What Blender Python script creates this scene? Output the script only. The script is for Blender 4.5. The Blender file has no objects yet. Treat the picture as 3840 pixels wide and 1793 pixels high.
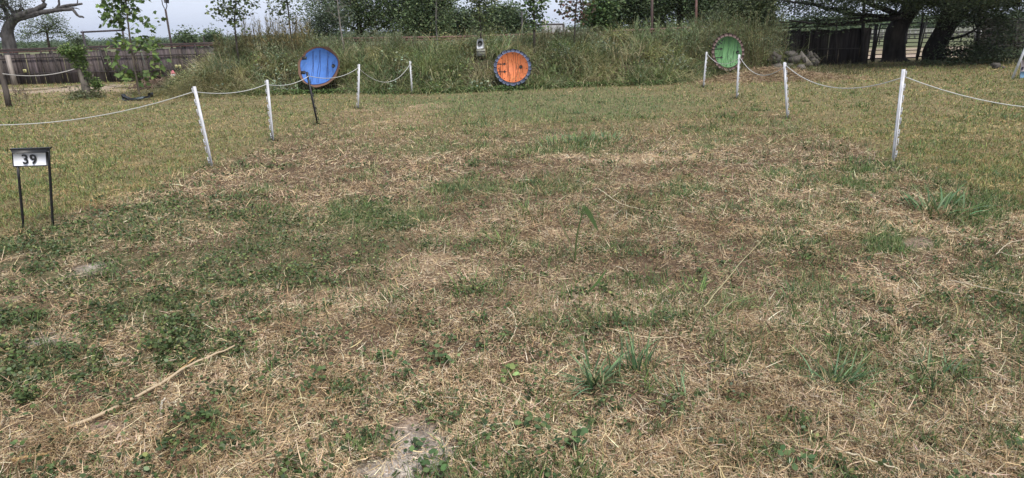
import bpy, math, random
import numpy as np
from mathutils import Vector, Matrix
R = math.radians
sc = bpy.context.scene
# ------------------------------------------------------------------ camera
CH, FPX, PIT, ROL = 1.62, 2450.0, R(17.67), R(-1.6)
cam = bpy.data.objects.new('camera', bpy.data.cameras.new('camera'))
sc.collection.objects.link(cam); sc.camera = cam
cam.data.sensor_width = 36; cam.data.lens = 36*FPX/3840
cam.data.clip_start = .05; cam.data.clip_end = 12000
CM = Matrix.Rotation(math.pi/2-PIT, 4, 'X') @ Matrix.Rotation(ROL, 4, 'Z')
cam.matrix_world = Matrix.Translation((0, 0, CH)) @ CM
M3 = np.array(CM.to_3x3())
# ------------------------------------------------------------------ light
w = bpy.data.worlds.new('World'); sc.world = w; w.use_nodes = True
nt = w.node_tree; bgn = nt.nodes['Background']
sky = nt.nodes.new('ShaderNodeTexSky'); sky.sky_type = 'NISHITA'; sky.sun_disc = False
SUN_EL, SUN_ROT = R(58), R(150)
sky.sun_elevation = SUN_EL; sky.sun_rotation = SUN_ROT; sky.air_density = 1.0; sky.dust_density = 3.0; sky.ozone_density = 1.5
tcw = nt.nodes.new('ShaderNodeTexCoord')
nzw = nt.nodes.new('ShaderNodeTexNoise'); nzw.inputs['Scale'].default_value = 1.6; nzw.inputs['Detail'].default_value = 3
mpw = nt.nodes.new('ShaderNodeMapping'); mpw.inputs['Scale'].default_value = (1, 1, 4)
nt.links.new(tcw.outputs['Generated'], mpw.inputs[0]); nt.links.new(mpw.outputs[0], nzw.inputs['Vector'])
rw = nt.nodes.new('ShaderNodeValToRGB')          # the thin overcast: an even blue-grey veil of cloud
rw.color_ramp.elements[0].position = .3; rw.color_ramp.elements[0].color = (4.7, 5.05, 5.95, 1)
rw.color_ramp.elements[1].position = .72; rw.color_ramp.elements[1].color = (5.2, 5.6, 6.5, 1)
mxw = nt.nodes.new('ShaderNodeMixRGB'); mxw.inputs[0].default_value = .86
nt.links.new(nzw.outputs['Fac'], rw.inputs[0]); nt.links.new(sky.outputs[0], mxw.inputs[1]); nt.links.new(rw.outputs[0], mxw.inputs[2])
nt.links.new(mxw.outputs[0], bgn.inputs[0]); bgn.inputs[1].default_value = .15
sl = bpy.data.lights.new('sun', 'SUN'); sl.energy = 2.8; sl.angle = R(8); sl.color = (1, .95, .87)
so = bpy.data.objects.new('sun', sl); sc.collection.objects.link(so)
az = SUN_ROT
sd = Vector((math.sin(az)*math.cos(SUN_EL), math.cos(az)*math.cos(SUN_EL), math.sin(SUN_EL)))
so.rotation_euler = sd.to_track_quat('Z', 'Y').to_euler()
sc.view_settings.view_transform = 'Standard'; sc.view_settings.look = 'None'
sc.view_settings.exposure = 0.38; sc.view_settings.gamma = 1

# ------------------------------------------------------------------ projections: photograph pixel <-> place
O3 = np.array([0, 0, CH])
def rays(u, v):
    u = np.atleast_1d(np.asarray(u, float)); v = np.atleast_1d(np.asarray(v, float))
    d = np.stack([(u-1920)/FPX, -(v-896.5)/FPX, -np.ones_like(u)], 1)
    return d @ M3.T
def G(u, v, z=0.0):
    d = rays(u, v)[0]; return O3 + d*((z-CH)/d[2])
def A(u, v, Y):
    d = rays(u, v)[0]; return O3 + d*(Y/d[1])
def proj(x, y, z=0.0):
    P = np.stack([x, y, np.zeros_like(x)+z-CH], -1) @ M3
    q = np.maximum(-P[..., 2], .05)
    return 1920+FPX*P[..., 0]/q, 896.5-FPX*P[..., 1]/q
# ------------------------------------------------------------------ value noise
def vn(x, y, s=0):
    xi = np.floor(x).astype(np.int64); yi = np.floor(y).astype(np.int64); fx = x-xi; fy = y-yi
    fx = fx*fx*(3-2*fx); fy = fy*fy*(3-2*fy)
    def h(a, b):
        n = (a*374761393 + b*668265263 + s*1442695041) & 0xffffffff
        n = ((n ^ (n >> 13))*1274126177) & 0xffffffff
        return ((n ^ (n >> 16)) & 0xffff)/65535.
    return (h(xi, yi)*(1-fx)+h(xi+1, yi)*fx)*(1-fy)+(h(xi, yi+1)*(1-fx)+h(xi+1, yi+1)*fx)*fy
def fbm(x, y, s=0, o=4):
    t = 0; a = .5; n = 0
    for k in range(o):
        t = t+a*vn(x*2**k+17*k, y*2**k-9*k, s+k); n += a; a *= .55
    return t/n
def sst(a, b, x):
    t = np.clip((x-a)/(b-a), 0, 1); return t*t*(3-2*t)
# ------------------------------------------------------------------ objects
def link(o, parent=None):
    sc.collection.objects.link(o)
    if parent is not None: o.parent = parent
    return o
def tag(o, label=None, cat=None, group=None, kind=None):
    if label: o['label'] = label
    if cat: o['category'] = cat
    if group: o['group'] = group
    if kind: o['kind'] = kind
    return o
def empty(name, loc=(0, 0, 0), rz=0):
    o = bpy.data.objects.new(name, None); o.location = Vector(loc); o.rotation_euler = (0, 0, rz); o.empty_display_size = .2
    return link(o)
class MB:
    def __init__(s): s.V = []; s.F = []; s.K = []; s.C = []; s.n = 0
    def add(s, V, F, C):          # V (n,3), F (m,k), C (3,) or (n,3)
        V = np.asarray(V, float).reshape(-1, 3); F = np.asarray(F, int)
        C = np.broadcast_to(np.asarray(C, float), V.shape)
        s.V.append(V); s.F.append(F+s.n); s.C.append(C); s.n += len(V); return s
    def box(s, c, d, col, m=None):
        d = np.array(d)/2; q = np.array([[x, y, z] for x in (-1, 1) for y in (-1, 1) for z in (-1, 1)])*d
        if m is not None: q = q @ np.array(m).T
        return s.add(q+np.array(c), [[0, 1, 3, 2], [4, 6, 7, 5], [0, 4, 5, 1], [2, 3, 7, 6], [0, 2, 6, 4], [1, 5, 7, 3]], col)
    def tube(s, P, r, col, n=6, cap=True):
        P = np.asarray(P, float); r = np.broadcast_to(np.asarray(r, float), (len(P),))
        T = np.gradient(P, axis=0); T /= np.linalg.norm(T, axis=1)[:, None]+1e-9
        up = np.array([0, 0, 1.]) if abs(T[0, 2]) < .9 else np.array([1., 0, 0])
        a = np.cross(T, up); a /= np.linalg.norm(a, axis=1)[:, None]+1e-9; b = np.cross(T, a)
        th = np.linspace(0, 2*np.pi, n, endpoint=False)
        V = P[:, None]+r[:, None, None]*(np.cos(th)[None, :, None]*a[:, None]+np.sin(th)[None, :, None]*b[:, None])
        k = len(P); i = np.arange(k-1)[:, None]*n; j = np.arange(n)[None]; j2 = (j+1) % n
        F = np.stack([i+j, i+j2, i+n+j2, i+n+j], -1).reshape(-1, 4)
        base = s.n; s.add(V, F, col)
        if cap:
            s.F.append(np.array([np.arange(n)[::-1]+base])); s.F.append(np.array([np.arange(n)+base+(k-1)*n]))
        return s
    def prism(s, poly, y0, y1, col):      # outline in x,z; front face at y0 (towards the viewer)
        p = np.asarray(poly, float); n = len(p)
        V = np.concatenate([np.stack([p[:, 0], np.full(n, y0), p[:, 1]], 1), np.stack([p[:, 0], np.full(n, y1), p[:, 1]], 1)])
        base = s.n; i = np.arange(n); j = (i+1) % n
        s.add(V, np.stack([i, j, j+n, i+n], 1), col)
        s.F.append(np.array([i+base])); s.F.append(np.array([i[::-1]+n+base])); return s
    def build(s, name, mat, parent=None, smooth=False):
        me = bpy.data.meshes.new(name)
        V = np.concatenate(s.V); C = np.concatenate(s.C)
        li = np.concatenate([f.reshape(-1) for f in s.F]); ks = np.concatenate([np.full(len(f), f.shape[1]) for f in s.F])
        me.vertices.add(len(V)); me.vertices.foreach_set('co', V.astype(np.float32).ravel())
        me.loops.add(len(li)); me.loops.foreach_set('vertex_index', li.astype(np.int32))
        me.polygons.add(len(ks)); st = np.concatenate([[0], np.cumsum(ks)[:-1]])
        me.polygons.foreach_set('loop_start', st.astype(np.int32)); me.polygons.foreach_set('loop_total', ks.astype(np.int32))
        if smooth: me.polygons.foreach_set('use_smooth', np.ones(len(ks), bool))
        at = me.attributes.new('Col', 'FLOAT_COLOR', 'POINT')
        at.data.foreach_set('color', np.concatenate([C, np.ones((len(C), 1))], 1).astype(np.float32).ravel())
        me.update(calc_edges=True); me.materials.append(mat)
        return link(bpy.data.objects.new(name, me), parent)
# ------------------------------------------------------------------ materials
def mat(name, rough=.8, spec=.3, trans=0., noise=None, bump=None, metal=0.):
    m = bpy.data.materials.new(name); m.use_nodes = True; n = m.node_tree; b = n.nodes['Principled BSDF']
    b.inputs['Roughness'].default_value = rough; b.inputs['Specular IOR Level'].default_value = spec; b.inputs['Metallic'].default_value = metal
    a = n.nodes.new('ShaderNodeAttribute'); a.attribute_name = 'Col'; out = a.outputs['Color']
    tc = n.nodes.new('ShaderNodeTexCoord')
    def nz(scale, det=4):
        mp = n.nodes.new('ShaderNodeMapping'); mp.inputs['Scale'].default_value = scale if isinstance(scale, tuple) else (scale,)*3
        t = n.nodes.new('ShaderNodeTexNoise'); t.inputs['Scale'].default_value = 1; t.inputs['Detail'].default_value = det
        n.links.new(tc.outputs['Object'], mp.inputs[0]); n.links.new(mp.outputs[0], t.inputs['Vector']); return t.outputs['Fac']
    for sc_, lo, hi in (noise or []):
        mr = n.nodes.new('ShaderNodeMapRange'); mr.inputs['From Min'].default_value = .3; mr.inputs['From Max'].default_value = .7
        mr.inputs['To Min'].default_value = lo; mr.inputs['To Max'].default_value = hi
        n.links.new(nz(sc_), mr.inputs[0])
        mx = n.nodes.new('ShaderNodeVectorMath'); mx.operation = 'SCALE'
        n.links.new(out, mx.inputs[0]); n.links.new(mr.outputs[0], mx.inputs['Scale']); out = mx.outputs[0]
    n.links.new(out, b.inputs['Base Color'])
    if bump:
        bp = n.nodes.new('ShaderNodeBump'); bp.inputs['Strength'].default_value = bump[1]; bp.inputs['Distance'].default_value = bump[2]
        n.links.new(nz(bump[0], 6), bp.inputs['Height']); n.links.new(bp.outputs[0], b.inputs['Normal'])
    if trans:
        t = n.nodes.new('ShaderNodeBsdfTranslucent'); n.links.new(out, t.inputs[0])
        ms = n.nodes.new('ShaderNodeMixShader'); ms.inputs[0].default_value = trans
        n.links.new(b.outputs[0], ms.inputs[1]); n.links.new(t.outputs[0], ms.inputs[2])
        n.links.new(ms.outputs[0], n.nodes['Material Output'].inputs[0])
    return m
MV = mat('leaf_blade', .6, .25, .2)
MSTRAW = mat('straw', .7, .2, .1)
MBARK = mat('bark', .95, .1, noise=[((9, 9, 3), .6, 1.4)], bump=((14, 14, 5), .6, .03))
MWOOD = mat('weathered_wood', .9, .15, noise=[((14, 14, .8), .55, 1.4), ((60, 60, 2), .75, 1.2)], bump=((50, 50, 2), .4, .01))
MPLAST = mat('white_plastic', .5, .35, noise=[((30, 30, 8), .72, 1.06), ((3, 3, 5), .85, 1.05)])
MPAINT = mat('painted_plywood', .65, .3, noise=[((6, 6, 3), .86, 1.1), ((40, 40, 12), .92, 1.05)])
MSIGN = mat('sign_white', .5, .3)
MMETAL = mat('rusty_metal', .7, .4, noise=[((12, 12, 6), .6, 1.35)])
MBLACK = mat('black_plastic', .45, .4, noise=[((20, 20, 20), .8, 1.2)])
MROPE = mat('white_rope', .8, .2, noise=[((200, 200, 200), .8, 1.1)])
MSTONE = mat('broken_concrete', .95, .15, noise=[((5, 5, 5), .65, 1.3), ((30, 30, 30), .8, 1.2)], bump=((18, 18, 18), .6, .02))
MGRD = mat('field_ground', 1., .05, noise=[((9, 9, 9), .75, 1.25), ((55, 55, 55), .55, 1.45), ((220, 220, 220), .7, 1.3)], bump=((60, 60, 60), .8, .02))
MSOIL = mat('mound_soil', 1., .05, noise=[((5, 5, 5), .7, 1.3), ((40, 40, 40), .6, 1.4)])
MHILL = mat('hill_scrub', 1., .05, noise=[((.02, .02, .02), .75, 1.25)])

# ------------------------------------------------------------------ the lie of the land
def gz(x, y):
    x = np.asarray(x, float); y = np.asarray(y, float)
    d = np.hypot(x, y)
    return (fbm(x*.9, y*.9, 5)-.5)*.07*sst(60, 20, d) + (vn(x*5, y*5, 9)-.5)*.012*sst(14, 5, d)
def my0(x):       # front foot of the mound
    x = np.asarray(x, float)
    return 19.3 + .018*(x+1)**2 + .28*np.sin(x*.9) + 1.1*sst(4.2, 6.5, x)
def mz(x, y):
    x = np.asarray(x, float); y = np.asarray(y, float)
    t = y-my0(x)
    end = sst(-11.9, -9.3, x)*sst(10.7, 8.5, x)
    hgt = (1.05+.08*np.sin(x*.7+1)+.2*sst(5, 9, x)-.1*sst(-3, -8, x))*end
    return hgt*(.72*sst(-.1, 1.3, t)+.28*sst(1., 2.8, t))*sst(8.5, 5., t) + (fbm(x*1.3, y*1.3, 21)-.5)*.6*end*sst(0, .8, t) - .02*sst(.2, -.4, t)
def blob(U, V, l):
    t = 0
    for (a, b, ra, rb) in l: t = np.maximum(t, sst(1.35, .55, np.hypot((U-a)/ra, (V-b)/rb)))
    return t
BARE = [(1560, 1610, 95, 55), (1600, 1710, 105, 90), (1500, 1790, 180, 60), (355, 1010, 48, 16), (190, 1285, 70, 15), (60, 1120, 50, 10), (380, 1610, 120, 25), (3450, 905, 60, 20), (3000, 1560, 50, 14)]
WEED = [(150, 960, 260, 80), (480, 850, 260, 60), (800, 790, 330, 55), (1010, 960, 330, 70), (1330, 860, 180, 70), (330, 1080, 330, 45), (560, 1010, 260, 60), (80, 1190, 130, 60), (640, 1140, 230, 45), (560, 1290, 190, 110), (830, 1300, 170, 50), (110, 1470, 200, 190), (560, 1290, 240, 120), (300, 1420, 120, 60), (950, 1050, 330, 40), (1180, 880, 260, 60), (120, 1640, 120, 60)]
GREEN = [(1400, 810, 200, 60), (2200, 535, 110, 22), (2290, 410, 60, 20), (1950, 385, 560, 34), (2150, 440, 300, 20), (1100, 400, 90, 16), (2700, 530, 90, 20), (3200, 690, 180, 30), (3620, 730, 160, 60), (3720, 800, 120, 60), (3560, 470, 120, 30), (2100, 560, 260, 20), (1750, 700, 150, 30), (2560, 700, 150, 24), (2980, 640, 160, 24), (3420, 900, 160, 40), (3250, 660, 150, 40), (1600, 560, 220, 24), (2660, 1130, 120, 50), (2200, 1400, 110, 60), (3150, 1400, 120, 60), (3520, 1400, 120, 40), (2960, 470, 80, 14), (2000, 700, 200, 20)]
PALE = [(1450, 450, 170, 50), (1560, 410, 120, 22), (1150, 405, 80, 10), (2050, 1130, 280, 60), (2350, 1150, 200, 70), (1650, 1010, 200, 60), (1250, 1160, 240, 70), (1900, 1440, 350, 120), (2900, 1190, 260, 50), (3300, 1080, 280, 30), (2400, 600, 300, 20), (3500, 960, 200, 30), (700, 360, 320, 12), (250, 345, 250, 14)]
def masks(x, y):
    U, V = proj(x, y)
    n1 = fbm(x*.8, y*.8, 1); n2 = fbm(x*2.3, y*2.3, 2); n3 = fbm(x*6, y*6, 3)
    V2 = V+(n2-.5)*60; U2 = U+(n1-.5)*160+(n3-.5)*60
    leftline = np.interp(V, [330, 352, 440, 530, 620, 900, 1800], [1560, 1540, 1260, 1025, 790, 0, -2500])
    rightline = np.interp(V, [320, 327, 443, 612, 760, 1800], [2600, 2640, 2955, 3370, 3780, 7000])
    Uj = U+(n3-.5)*200+(n2-.5)*120; inside = sst(-90, 90, Uj-leftline)*sst(-90, 90, rightline-Uj)
    bare = np.clip(blob(U*.6+U2*.4, V*.6+V2*.4, BARE)*1.5*sst(.2, .38, n3*.5+n2*.5), 0, 1)
    weed = np.clip(blob(U2, V2, WEED)*1.6*sst(.34, .48, n2*.6+n3*.4), 0, 1)*inside
    far = sst(600, 370, V2)*inside
    lawn = np.maximum(1-inside, far*.9)
    green = np.clip(blob(U2, V2, GREEN)*1.1+lawn*(.25+.5*sst(.45, .62, n1*.5+n2*.5))+.9*sst(.56, .72, n2*.55+n3*.45), 0, 1)
    strip = blob(U2, V2, [(2080, 390, 620, 60)]); green = np.maximum(green, .95*strip)
    pale = blob(U2, V2, PALE)*sst(.3, .6, n2)
    green = green*(1-.8*pale)*(1-bare)
    farstrip = sst(-14, -19, x)*sst(17, 25, y)
    dirt = sst(29, 31, y)*sst(43, 39, y)*sst(11, 14, x)*(.35+.65*sst(.4, .55, n1)) + .8*sst(22.5, 24, y)*sst(27.6, 26, y)*sst(-9, -12, x)*sst(.4, .6, n1)
    return dict(strip=strip, U=U, V=V, inside=inside, bare=bare, weed=weed, lawn=lawn, green=green, pale=pale, dirt=np.clip(dirt, 0, 1), n1=n1, n2=n2, n3=n3)
def lerp(a, b, t): return np.asarray(a)*(1-t[..., None])+np.asarray(b)*t[..., None]
# ground sheet
def axis(lo, hi, st, ext):
    a = list(np.arange(lo, hi+1e-6, st)); s = st
    while a[-1] < ext: s *= 1.35; a.append(a[-1]+s)
    s = st; b = []
    q = a[0]
    while q > -ext*(.02 if lo > -5 else 1): s *= 1.35; q -= s; b.append(q)
    return np.array(b[::-1]+a)
xs = axis(-24, 24, .16, 9000); ys = axis(.8, 36, .13, 9000)
X, Y = np.meshgrid(xs, ys)
mk = masks(X, Y)
C = np.zeros(X.shape+(3,))+np.array([.105, .073, .048])
C = lerp(C, [.19, .155, .085], mk['lawn'])
C = lerp(C, [.12, .125, .06], np.clip(mk['green']*.6+mk['weed']*.5, 0, 1))
C = lerp(C, [.30, .22, .14], mk['pale']*.7)
C = lerp(C, [.36, .315, .27], mk['bare']*sst(.3, .55, mk['n2']))
C = lerp(C, [.27, .2, .15], mk['bare']*(1-sst(.3, .55, mk['n2']))*.8)
C = lerp(C, [.34, .27, .21], mk['dirt'])
C = lerp(C, [.12, .135, .075], np.clip(sst(60, 140, Y)*.8+sst(39, 44, Y)*sst(9, 12, X)*.9, 0, 1))
b = MB(); ny, nx = X.shape
ii = (np.arange(ny-1)[:, None]*nx+np.arange(nx-1)[None]).ravel()
b.add(np.stack([X, Y, gz(X, Y)], -1), np.stack([ii, ii+1, ii+nx+1, ii+nx], 1), C.reshape(-1, 3))
tag(b.build('ground', MGRD, smooth=True), kind='structure')
# mound
xs = np.arange(-12.5, 13, .15); ys = np.arange(17.5, 32, .15); X, Y = np.meshgrid(xs, ys); ny, nx = X.shape
Z = mz(X, Y)-.06
n = fbm(X*2, Y*2, 31)
C = lerp(np.zeros(X.shape+(3,))+np.array([.055, .05, .03]), [.10, .08, .05], sst(.4, .7, n))
ii = (np.arange(ny-1)[:, None]*nx+np.arange(nx-1)[None]).ravel()
b = MB().add(np.stack([X, Y, Z], -1), np.stack([ii, ii+1, ii+nx+1, ii+nx], 1), C.reshape(-1, 3))
tag(b.build('mound', MSOIL, smooth=True), kind='structure')
# far blue hills
b = MB()
for k, (Yh, hh, cc) in enumerate([(2600, 9, (.06, .09, .07)), (4200, 19, (.06, .09, .09))]):
    xs = np.linspace(-5200, 5200, 220); hz = hh*(.55+.75*fbm(xs/700, xs*0+k*7, 40+k))
    Vv = []
    for dy, q in ((-500, -.05), (0, 1), (700, -.05)): Vv.append(np.stack([xs, xs*0+Yh+dy, hz*q], 1))
    ii = np.concatenate([np.arange(219)+a*220 for a in (0, 1)])
    b.add(np.concatenate(Vv), np.stack([ii, ii+1, ii+221, ii+220], 1), cc)
tag(b.build('hills', MHILL, smooth=True), kind='structure')

# ------------------------------------------------------------------ blades and leaves
rg = np.random.default_rng(39)
def blades(mb, P, az, L, W, pit, bend, C, segs=2, roll=None, tip=.15, curl=None):
    P = np.asarray(P); n = len(P); az = np.broadcast_to(az, n); L = np.broadcast_to(L, n); W = np.broadcast_to(W, n)
    pit = np.broadcast_to(pit, n); bend = np.broadcast_to(bend, n)
    roll = rg.uniform(-.9, .9, n) if roll is None else np.broadcast_to(roll, n)
    pts = [P]
    for k in range(segs):
        a = pit-bend*(k+.5)/segs
        if curl is not None: az = az+curl/segs*(k > 0)
        pts.append(pts[-1]+(L/segs)[:, None]*np.stack([np.cos(az)*np.cos(a), np.sin(az)*np.cos(a), np.sin(a)], 1))
    pts = np.stack(pts, 1)
    up = np.stack([-np.sin(pit)*np.cos(az), -np.sin(pit)*np.sin(az), np.cos(pit)], 1)
    sd_ = np.stack([-np.sin(az), np.cos(az), az*0], 1)*np.cos(roll)[:, None]+up*np.sin(roll)[:, None]
    tw = np.array([1-(1-tip)*(k/segs)**1.5 for k in range(segs+1)])
    o = sd_[:, None]*(W[:, None]*tw/2)[:, :, None]
    V = np.stack([pts-o, pts+o], 2).reshape(n, -1, 3)
    m = (segs+1)*2; base = (np.arange(n)*m)[:, None]
    F = np.concatenate([base+np.array([2*k, 2*k+1, 2*k+3, 2*k+2]) for k in range(segs)], 0)
    CC = np.repeat(np.broadcast_to(C, (n, 3))[:, None], m, 1)
    mb.add(V, F, CC.reshape(-1, 3))
RH = np.array([[0, 0], [.32, .45], [0, 1], [-.32, .45]]); OV = np.array([[0, 0], [.3, .22], [.36, .6], [0, 1], [-.36, .6], [-.3, .22]])
LOBE = np.array([[0, 0], [.34, -.02], [.3, .22], [.62, .42], [.3, .5], [.26, .74], [0, 1.05], [-.26, .74], [-.3, .5], [-.62, .42], [-.3, .22], [-.34, -.02]])
def leaves(mb, P, size, C, shape=RH, flat=.5, droop=0., wid=1.):
    P = np.asarray(P); n = len(P); size = np.broadcast_to(size, n)
    az = rg.uniform(0, 2*np.pi, n); d = np.stack([np.cos(az), np.sin(az), rg.normal(-droop, .5, n)], 1); d /= np.linalg.norm(d, axis=1)[:, None]
    nn = rg.normal(0, 1, (n, 3)); nn[:, 2] = np.abs(nn[:, 2])+flat*2
    sx = np.cross(d, nn); sx /= np.linalg.norm(sx, axis=1)[:, None]+1e-9
    V = P[:, None]+size[:, None, None]*(shape[None, :, 0, None]*wid*sx[:, None]+shape[None, :, 1, None]*d[:, None])
    k = len(shape); F = (np.arange(n)*k)[:, None]+np.arange(k)
    mb.add(V, F, np.repeat(np.broadcast_to(C, (n, 3))[:, None], k, 1).reshape(-1, 3))
def pal(n, cols, wts=None, jit=.22):
    cols = np.array(cols); wts = None if wts is None else np.array(wts)/sum(wts)
    c = cols[rg.choice(len(cols), n, p=wts)]
    return np.clip(c*rg.normal(1, jit, (n, 1))*rg.normal(1, .05, (n, 3)), .005, .9)
def scr(n, v0, v1, u0=-500, u1=4340, pw=1.):       # even in the eye: nearer ground gets more stalks per square metre
    v = v0+(v1-v0)*rg.random(n)**pw; u = rg.uniform(u0, u1, n)
    d = rays(u, v); t = (0-CH)/d[:, 2]; P = O3+d*t[:, None]
    return P[:, 0], P[:, 1]
def onmound(x, y): return (y > my0(x)-.1) & (x > -11.5) & (x < 10.)
# --- straw thatch
b = MB()
def straw(n, v0, v1, pw=1., fine=False):
    x, y = scr(n, v0, v1, pw=pw); m = masks(x, y)
    D = np.hypot(x, y)
    pn = fbm(x*4.3, y*4.3, 57)*.6+fbm(x*13, y*13, 58)*.4; pile = sst(.44, .6, pn)
    dens = (1-.86*m['bare'])*(1-.62*m['weed'])*(1-.30*m['green'])*(1-.8*m['strip'])*(1-m['dirt'])*(.34+.66*sst(.36, .52, pn+.12*m['pale']))
    k = (rg.random(n) < dens) & ~onmound(x, y) & (y < 45)
    x, y, D, pile = x[k], y[k], D[k], pile[k]; m = {a: q[k] for a, q in m.items()}; n = len(x)
    big = rg.random(n)**10
    L = (.012+.028*rg.random(n)+.075*big)*(1+D/26)*(1-.4*m['lawn']); W = (.0016+.0014*rg.random(n)+.0022*big)*np.maximum(1, D/5.5)
    if fine: L = (.007+.016*rg.random(n))*(1+D/26); W = (.0015+.0012*rg.random(n))*np.maximum(1, D/5.5)
    az_ = rg.uniform(0, 2*np.pi, n); sw = rg.random(n) < .15; az_ = np.where(sw, fbm(x*.6, y*.6, 77)*9+rg.normal(0, .35, n), az_)
    pit = np.where(rg.random(n) < .14, rg.uniform(.4, 1.3, n), rg.normal(.1, .22, n)); z = gz(x, y)+rg.random(n)**1.5*(.014+.03*pile)*(1+D/25)*(1-.5*m['lawn'])
    c = pal(n, [(.60, .455, .275), (.47, .345, .20), (.71, .58, .395), (.34, .235, .13), (.14, .09, .055), (.52, .44, .32)], [4, 4, 2.2, 3, 2.4, 2])
    c = c*(.78+.5*m['n1'][:, None])
    c = lerp(c, c*np.array([1.2, 1.24, 1.3]), m['pale']*.9)
    c = lerp(c, c*np.array([.81, .75, .59]), m['lawn']); c = c*(1-.42*m['lawn']*sst(.56, .38, fbm(x*.7, y*1.6, 59)*.6+fbm(x*3, y*5, 60)*.4))[:, None]
    cl = sst(.5, .3, fbm(x*3.1, y*3.1, 55)); c = lerp(c, c*np.array([.72, .68, .62]), cl)
    blades(b, np.stack([x, y, z], 1), az_, L, W, pit, rg.normal(0, .25, n), c, 2 if fine else 3, curl=rg.normal(0, .7, n))
straw(330000, 228, 900); straw(370000, 560, 2000)
straw(140000, 228, 560); straw(330000, 560, 2000, fine=True)
tag(b.build('dry_grass', MSTRAW), 'tan mown straw thatch lying over the whole field', 'dry grass', kind='stuff')
# --- short green grass
b = MB()
def grass(n, v0, v1, tall=1., pw=1.):
    x, y = scr(n, v0, v1, pw=pw); m = masks(x, y); D = np.hypot(x, y)
    nearf = 1-.5*sst(1150, 1450, m['V'])
    cl = sst(.47, .58, fbm(x*3.6, y*3.6, 88)*.6+fbm(x*11, y*11, 89)*.4)
    dens = np.clip(m['green']*(.08+1.1*cl)*(1-.5*m['weed'])+.10*cl*(1-.6*m['pale'])+m['lawn']*(.2+.5*sst(.42, .58, m['n2'])), 0, 1)*(1-m['bare'])*(1-m['dirt'])
    k = (rg.random(n) < dens*nearf) & ~onmound(x, y) & (y < 45)
    x, y, D = x[k], y[k], D[k]; m = {a: q[k] for a, q in m.items()}; n = len(x)
    hh = (.025+.045*rg.random(n)+.05*rg.random(n)**5)*(1+D/30)*tall*(1-.35*m['lawn'])
    W = (.003+.003*rg.random(n))*np.maximum(1, D/5)
    c = pal(n, [(.11, .18, .055), (.16, .22, .08), (.075, .125, .04), (.22, .25, .10), (.10, .17, .085), (.30, .28, .14)], [4, 3, 3, 2, 2, 2.2])
    c = lerp(c, c*np.array([1.3, 1.08, 1.0]), m['lawn']*(1-m['strip']))
    blades(b, np.stack([x, y, gz(x, y)-.003], 1), rg.uniform(0, 6.28, n), hh, W, rg.normal(1.05, .35, n), rg.uniform(0, 1.1, n), c, 2)
grass(380000, 228, 950); grass(170000, 700, 2000)
# ragged little clumps: cut stubble with fresh blades coming out of it
def clumps(N, v0, v1, pw, rr, qn, Ls, dk):
    x, y = scr(N, v0, v1, pw=pw); m = masks(x, y); D = np.hypot(x, y)
    k = (rg.random(len(x)) < (.15+.85*sst(.44, .6, m['n2']))*(1-m['bare'])*(1-.75*m['lawn'])*(1-.6*m['pale'])*(1-.4*m['weed'])*(.5+.5*sst(1300, 2100, m['U']))*(1-.5*sst(1150, 1450, m['V']))) & ~onmound(x, y)
    x, y, D = x[k], y[k], D[k]
    for i in range(len(x)):
        q = int(rg.integers(*qn)); gq = rg.random()**.8; s_ = rg.uniform(.6, 1.3)*(1+D[i]/30); r_ = rg.uniform(*rr)*(1+D[i]/25)
        P = np.stack([x[i]+rg.normal(0, r_*1.4, q), y[i]+rg.normal(0, r_*.8, q), np.zeros(q)], 1); P[:, 2] = gz(P[:, 0], P[:, 1])
        g_ = rg.random(q) < .3+.55*gq; hue = np.array([1, 1, 1])+rg.normal(0, .08, 3)+[.15*rg.random(), 0, 0]
        c = np.where(g_[:, None], pal(q, [(.085, .14, .045), (.13, .19, .065), (.06, .10, .04)])*hue, pal(q, [(.10, .065, .04), (.05, .033, .024), (.30, .21, .13)]))
        blades(b, P, rg.uniform(0, 6.28, q), np.where(g_, rg.uniform(.4, 1., q)*Ls, rg.uniform(.25, .5, q)*Ls)*s_, np.where(g_, .005, .0032)*max(1, D[i]/5), rg.normal(1.0, .38, q), rg.uniform(0, 1.5, q), c, 3, tip=.1)
clumps(4500, 300, 1950, 1.15, (.012, .04), (8, 22), .09, 1)
clumps(2600, 380, 1950, 1.1, (.03, .07), (26, 64), .11, 1)
for (pu, pv) in ((797, 628), (1025, 532), (1192, 470), (1343, 412), (1545, 352), (2637, 327), (2762, 370), (2953, 443), (3347, 616), (92, 868), (193, 866)):  # dark tufts at post and sign feet, standing in for contact shadows
    g0 = G(pu, pv); q = 46; P = np.stack([g0[0]+rg.normal(0, .05, q), g0[1]+rg.normal(0, .04, q), np.zeros(q)], 1); P[:, 2] = gz(P[:, 0], P[:, 1])
    blades(b, P, rg.uniform(0, 6.28, q), rg.uniform(.05, .15, q), .005*max(1, g0[1]/6), rg.normal(1.15, .3, q), rg.uniform(.2, 1.4, q), pal(q, [(.07, .11, .04), (.12, .15, .06), (.1, .07, .045)]), 3)
tag(b.build('green_grass', MV), 'short green grass sprouting through the straw', 'grass', kind='stuff')
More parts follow.
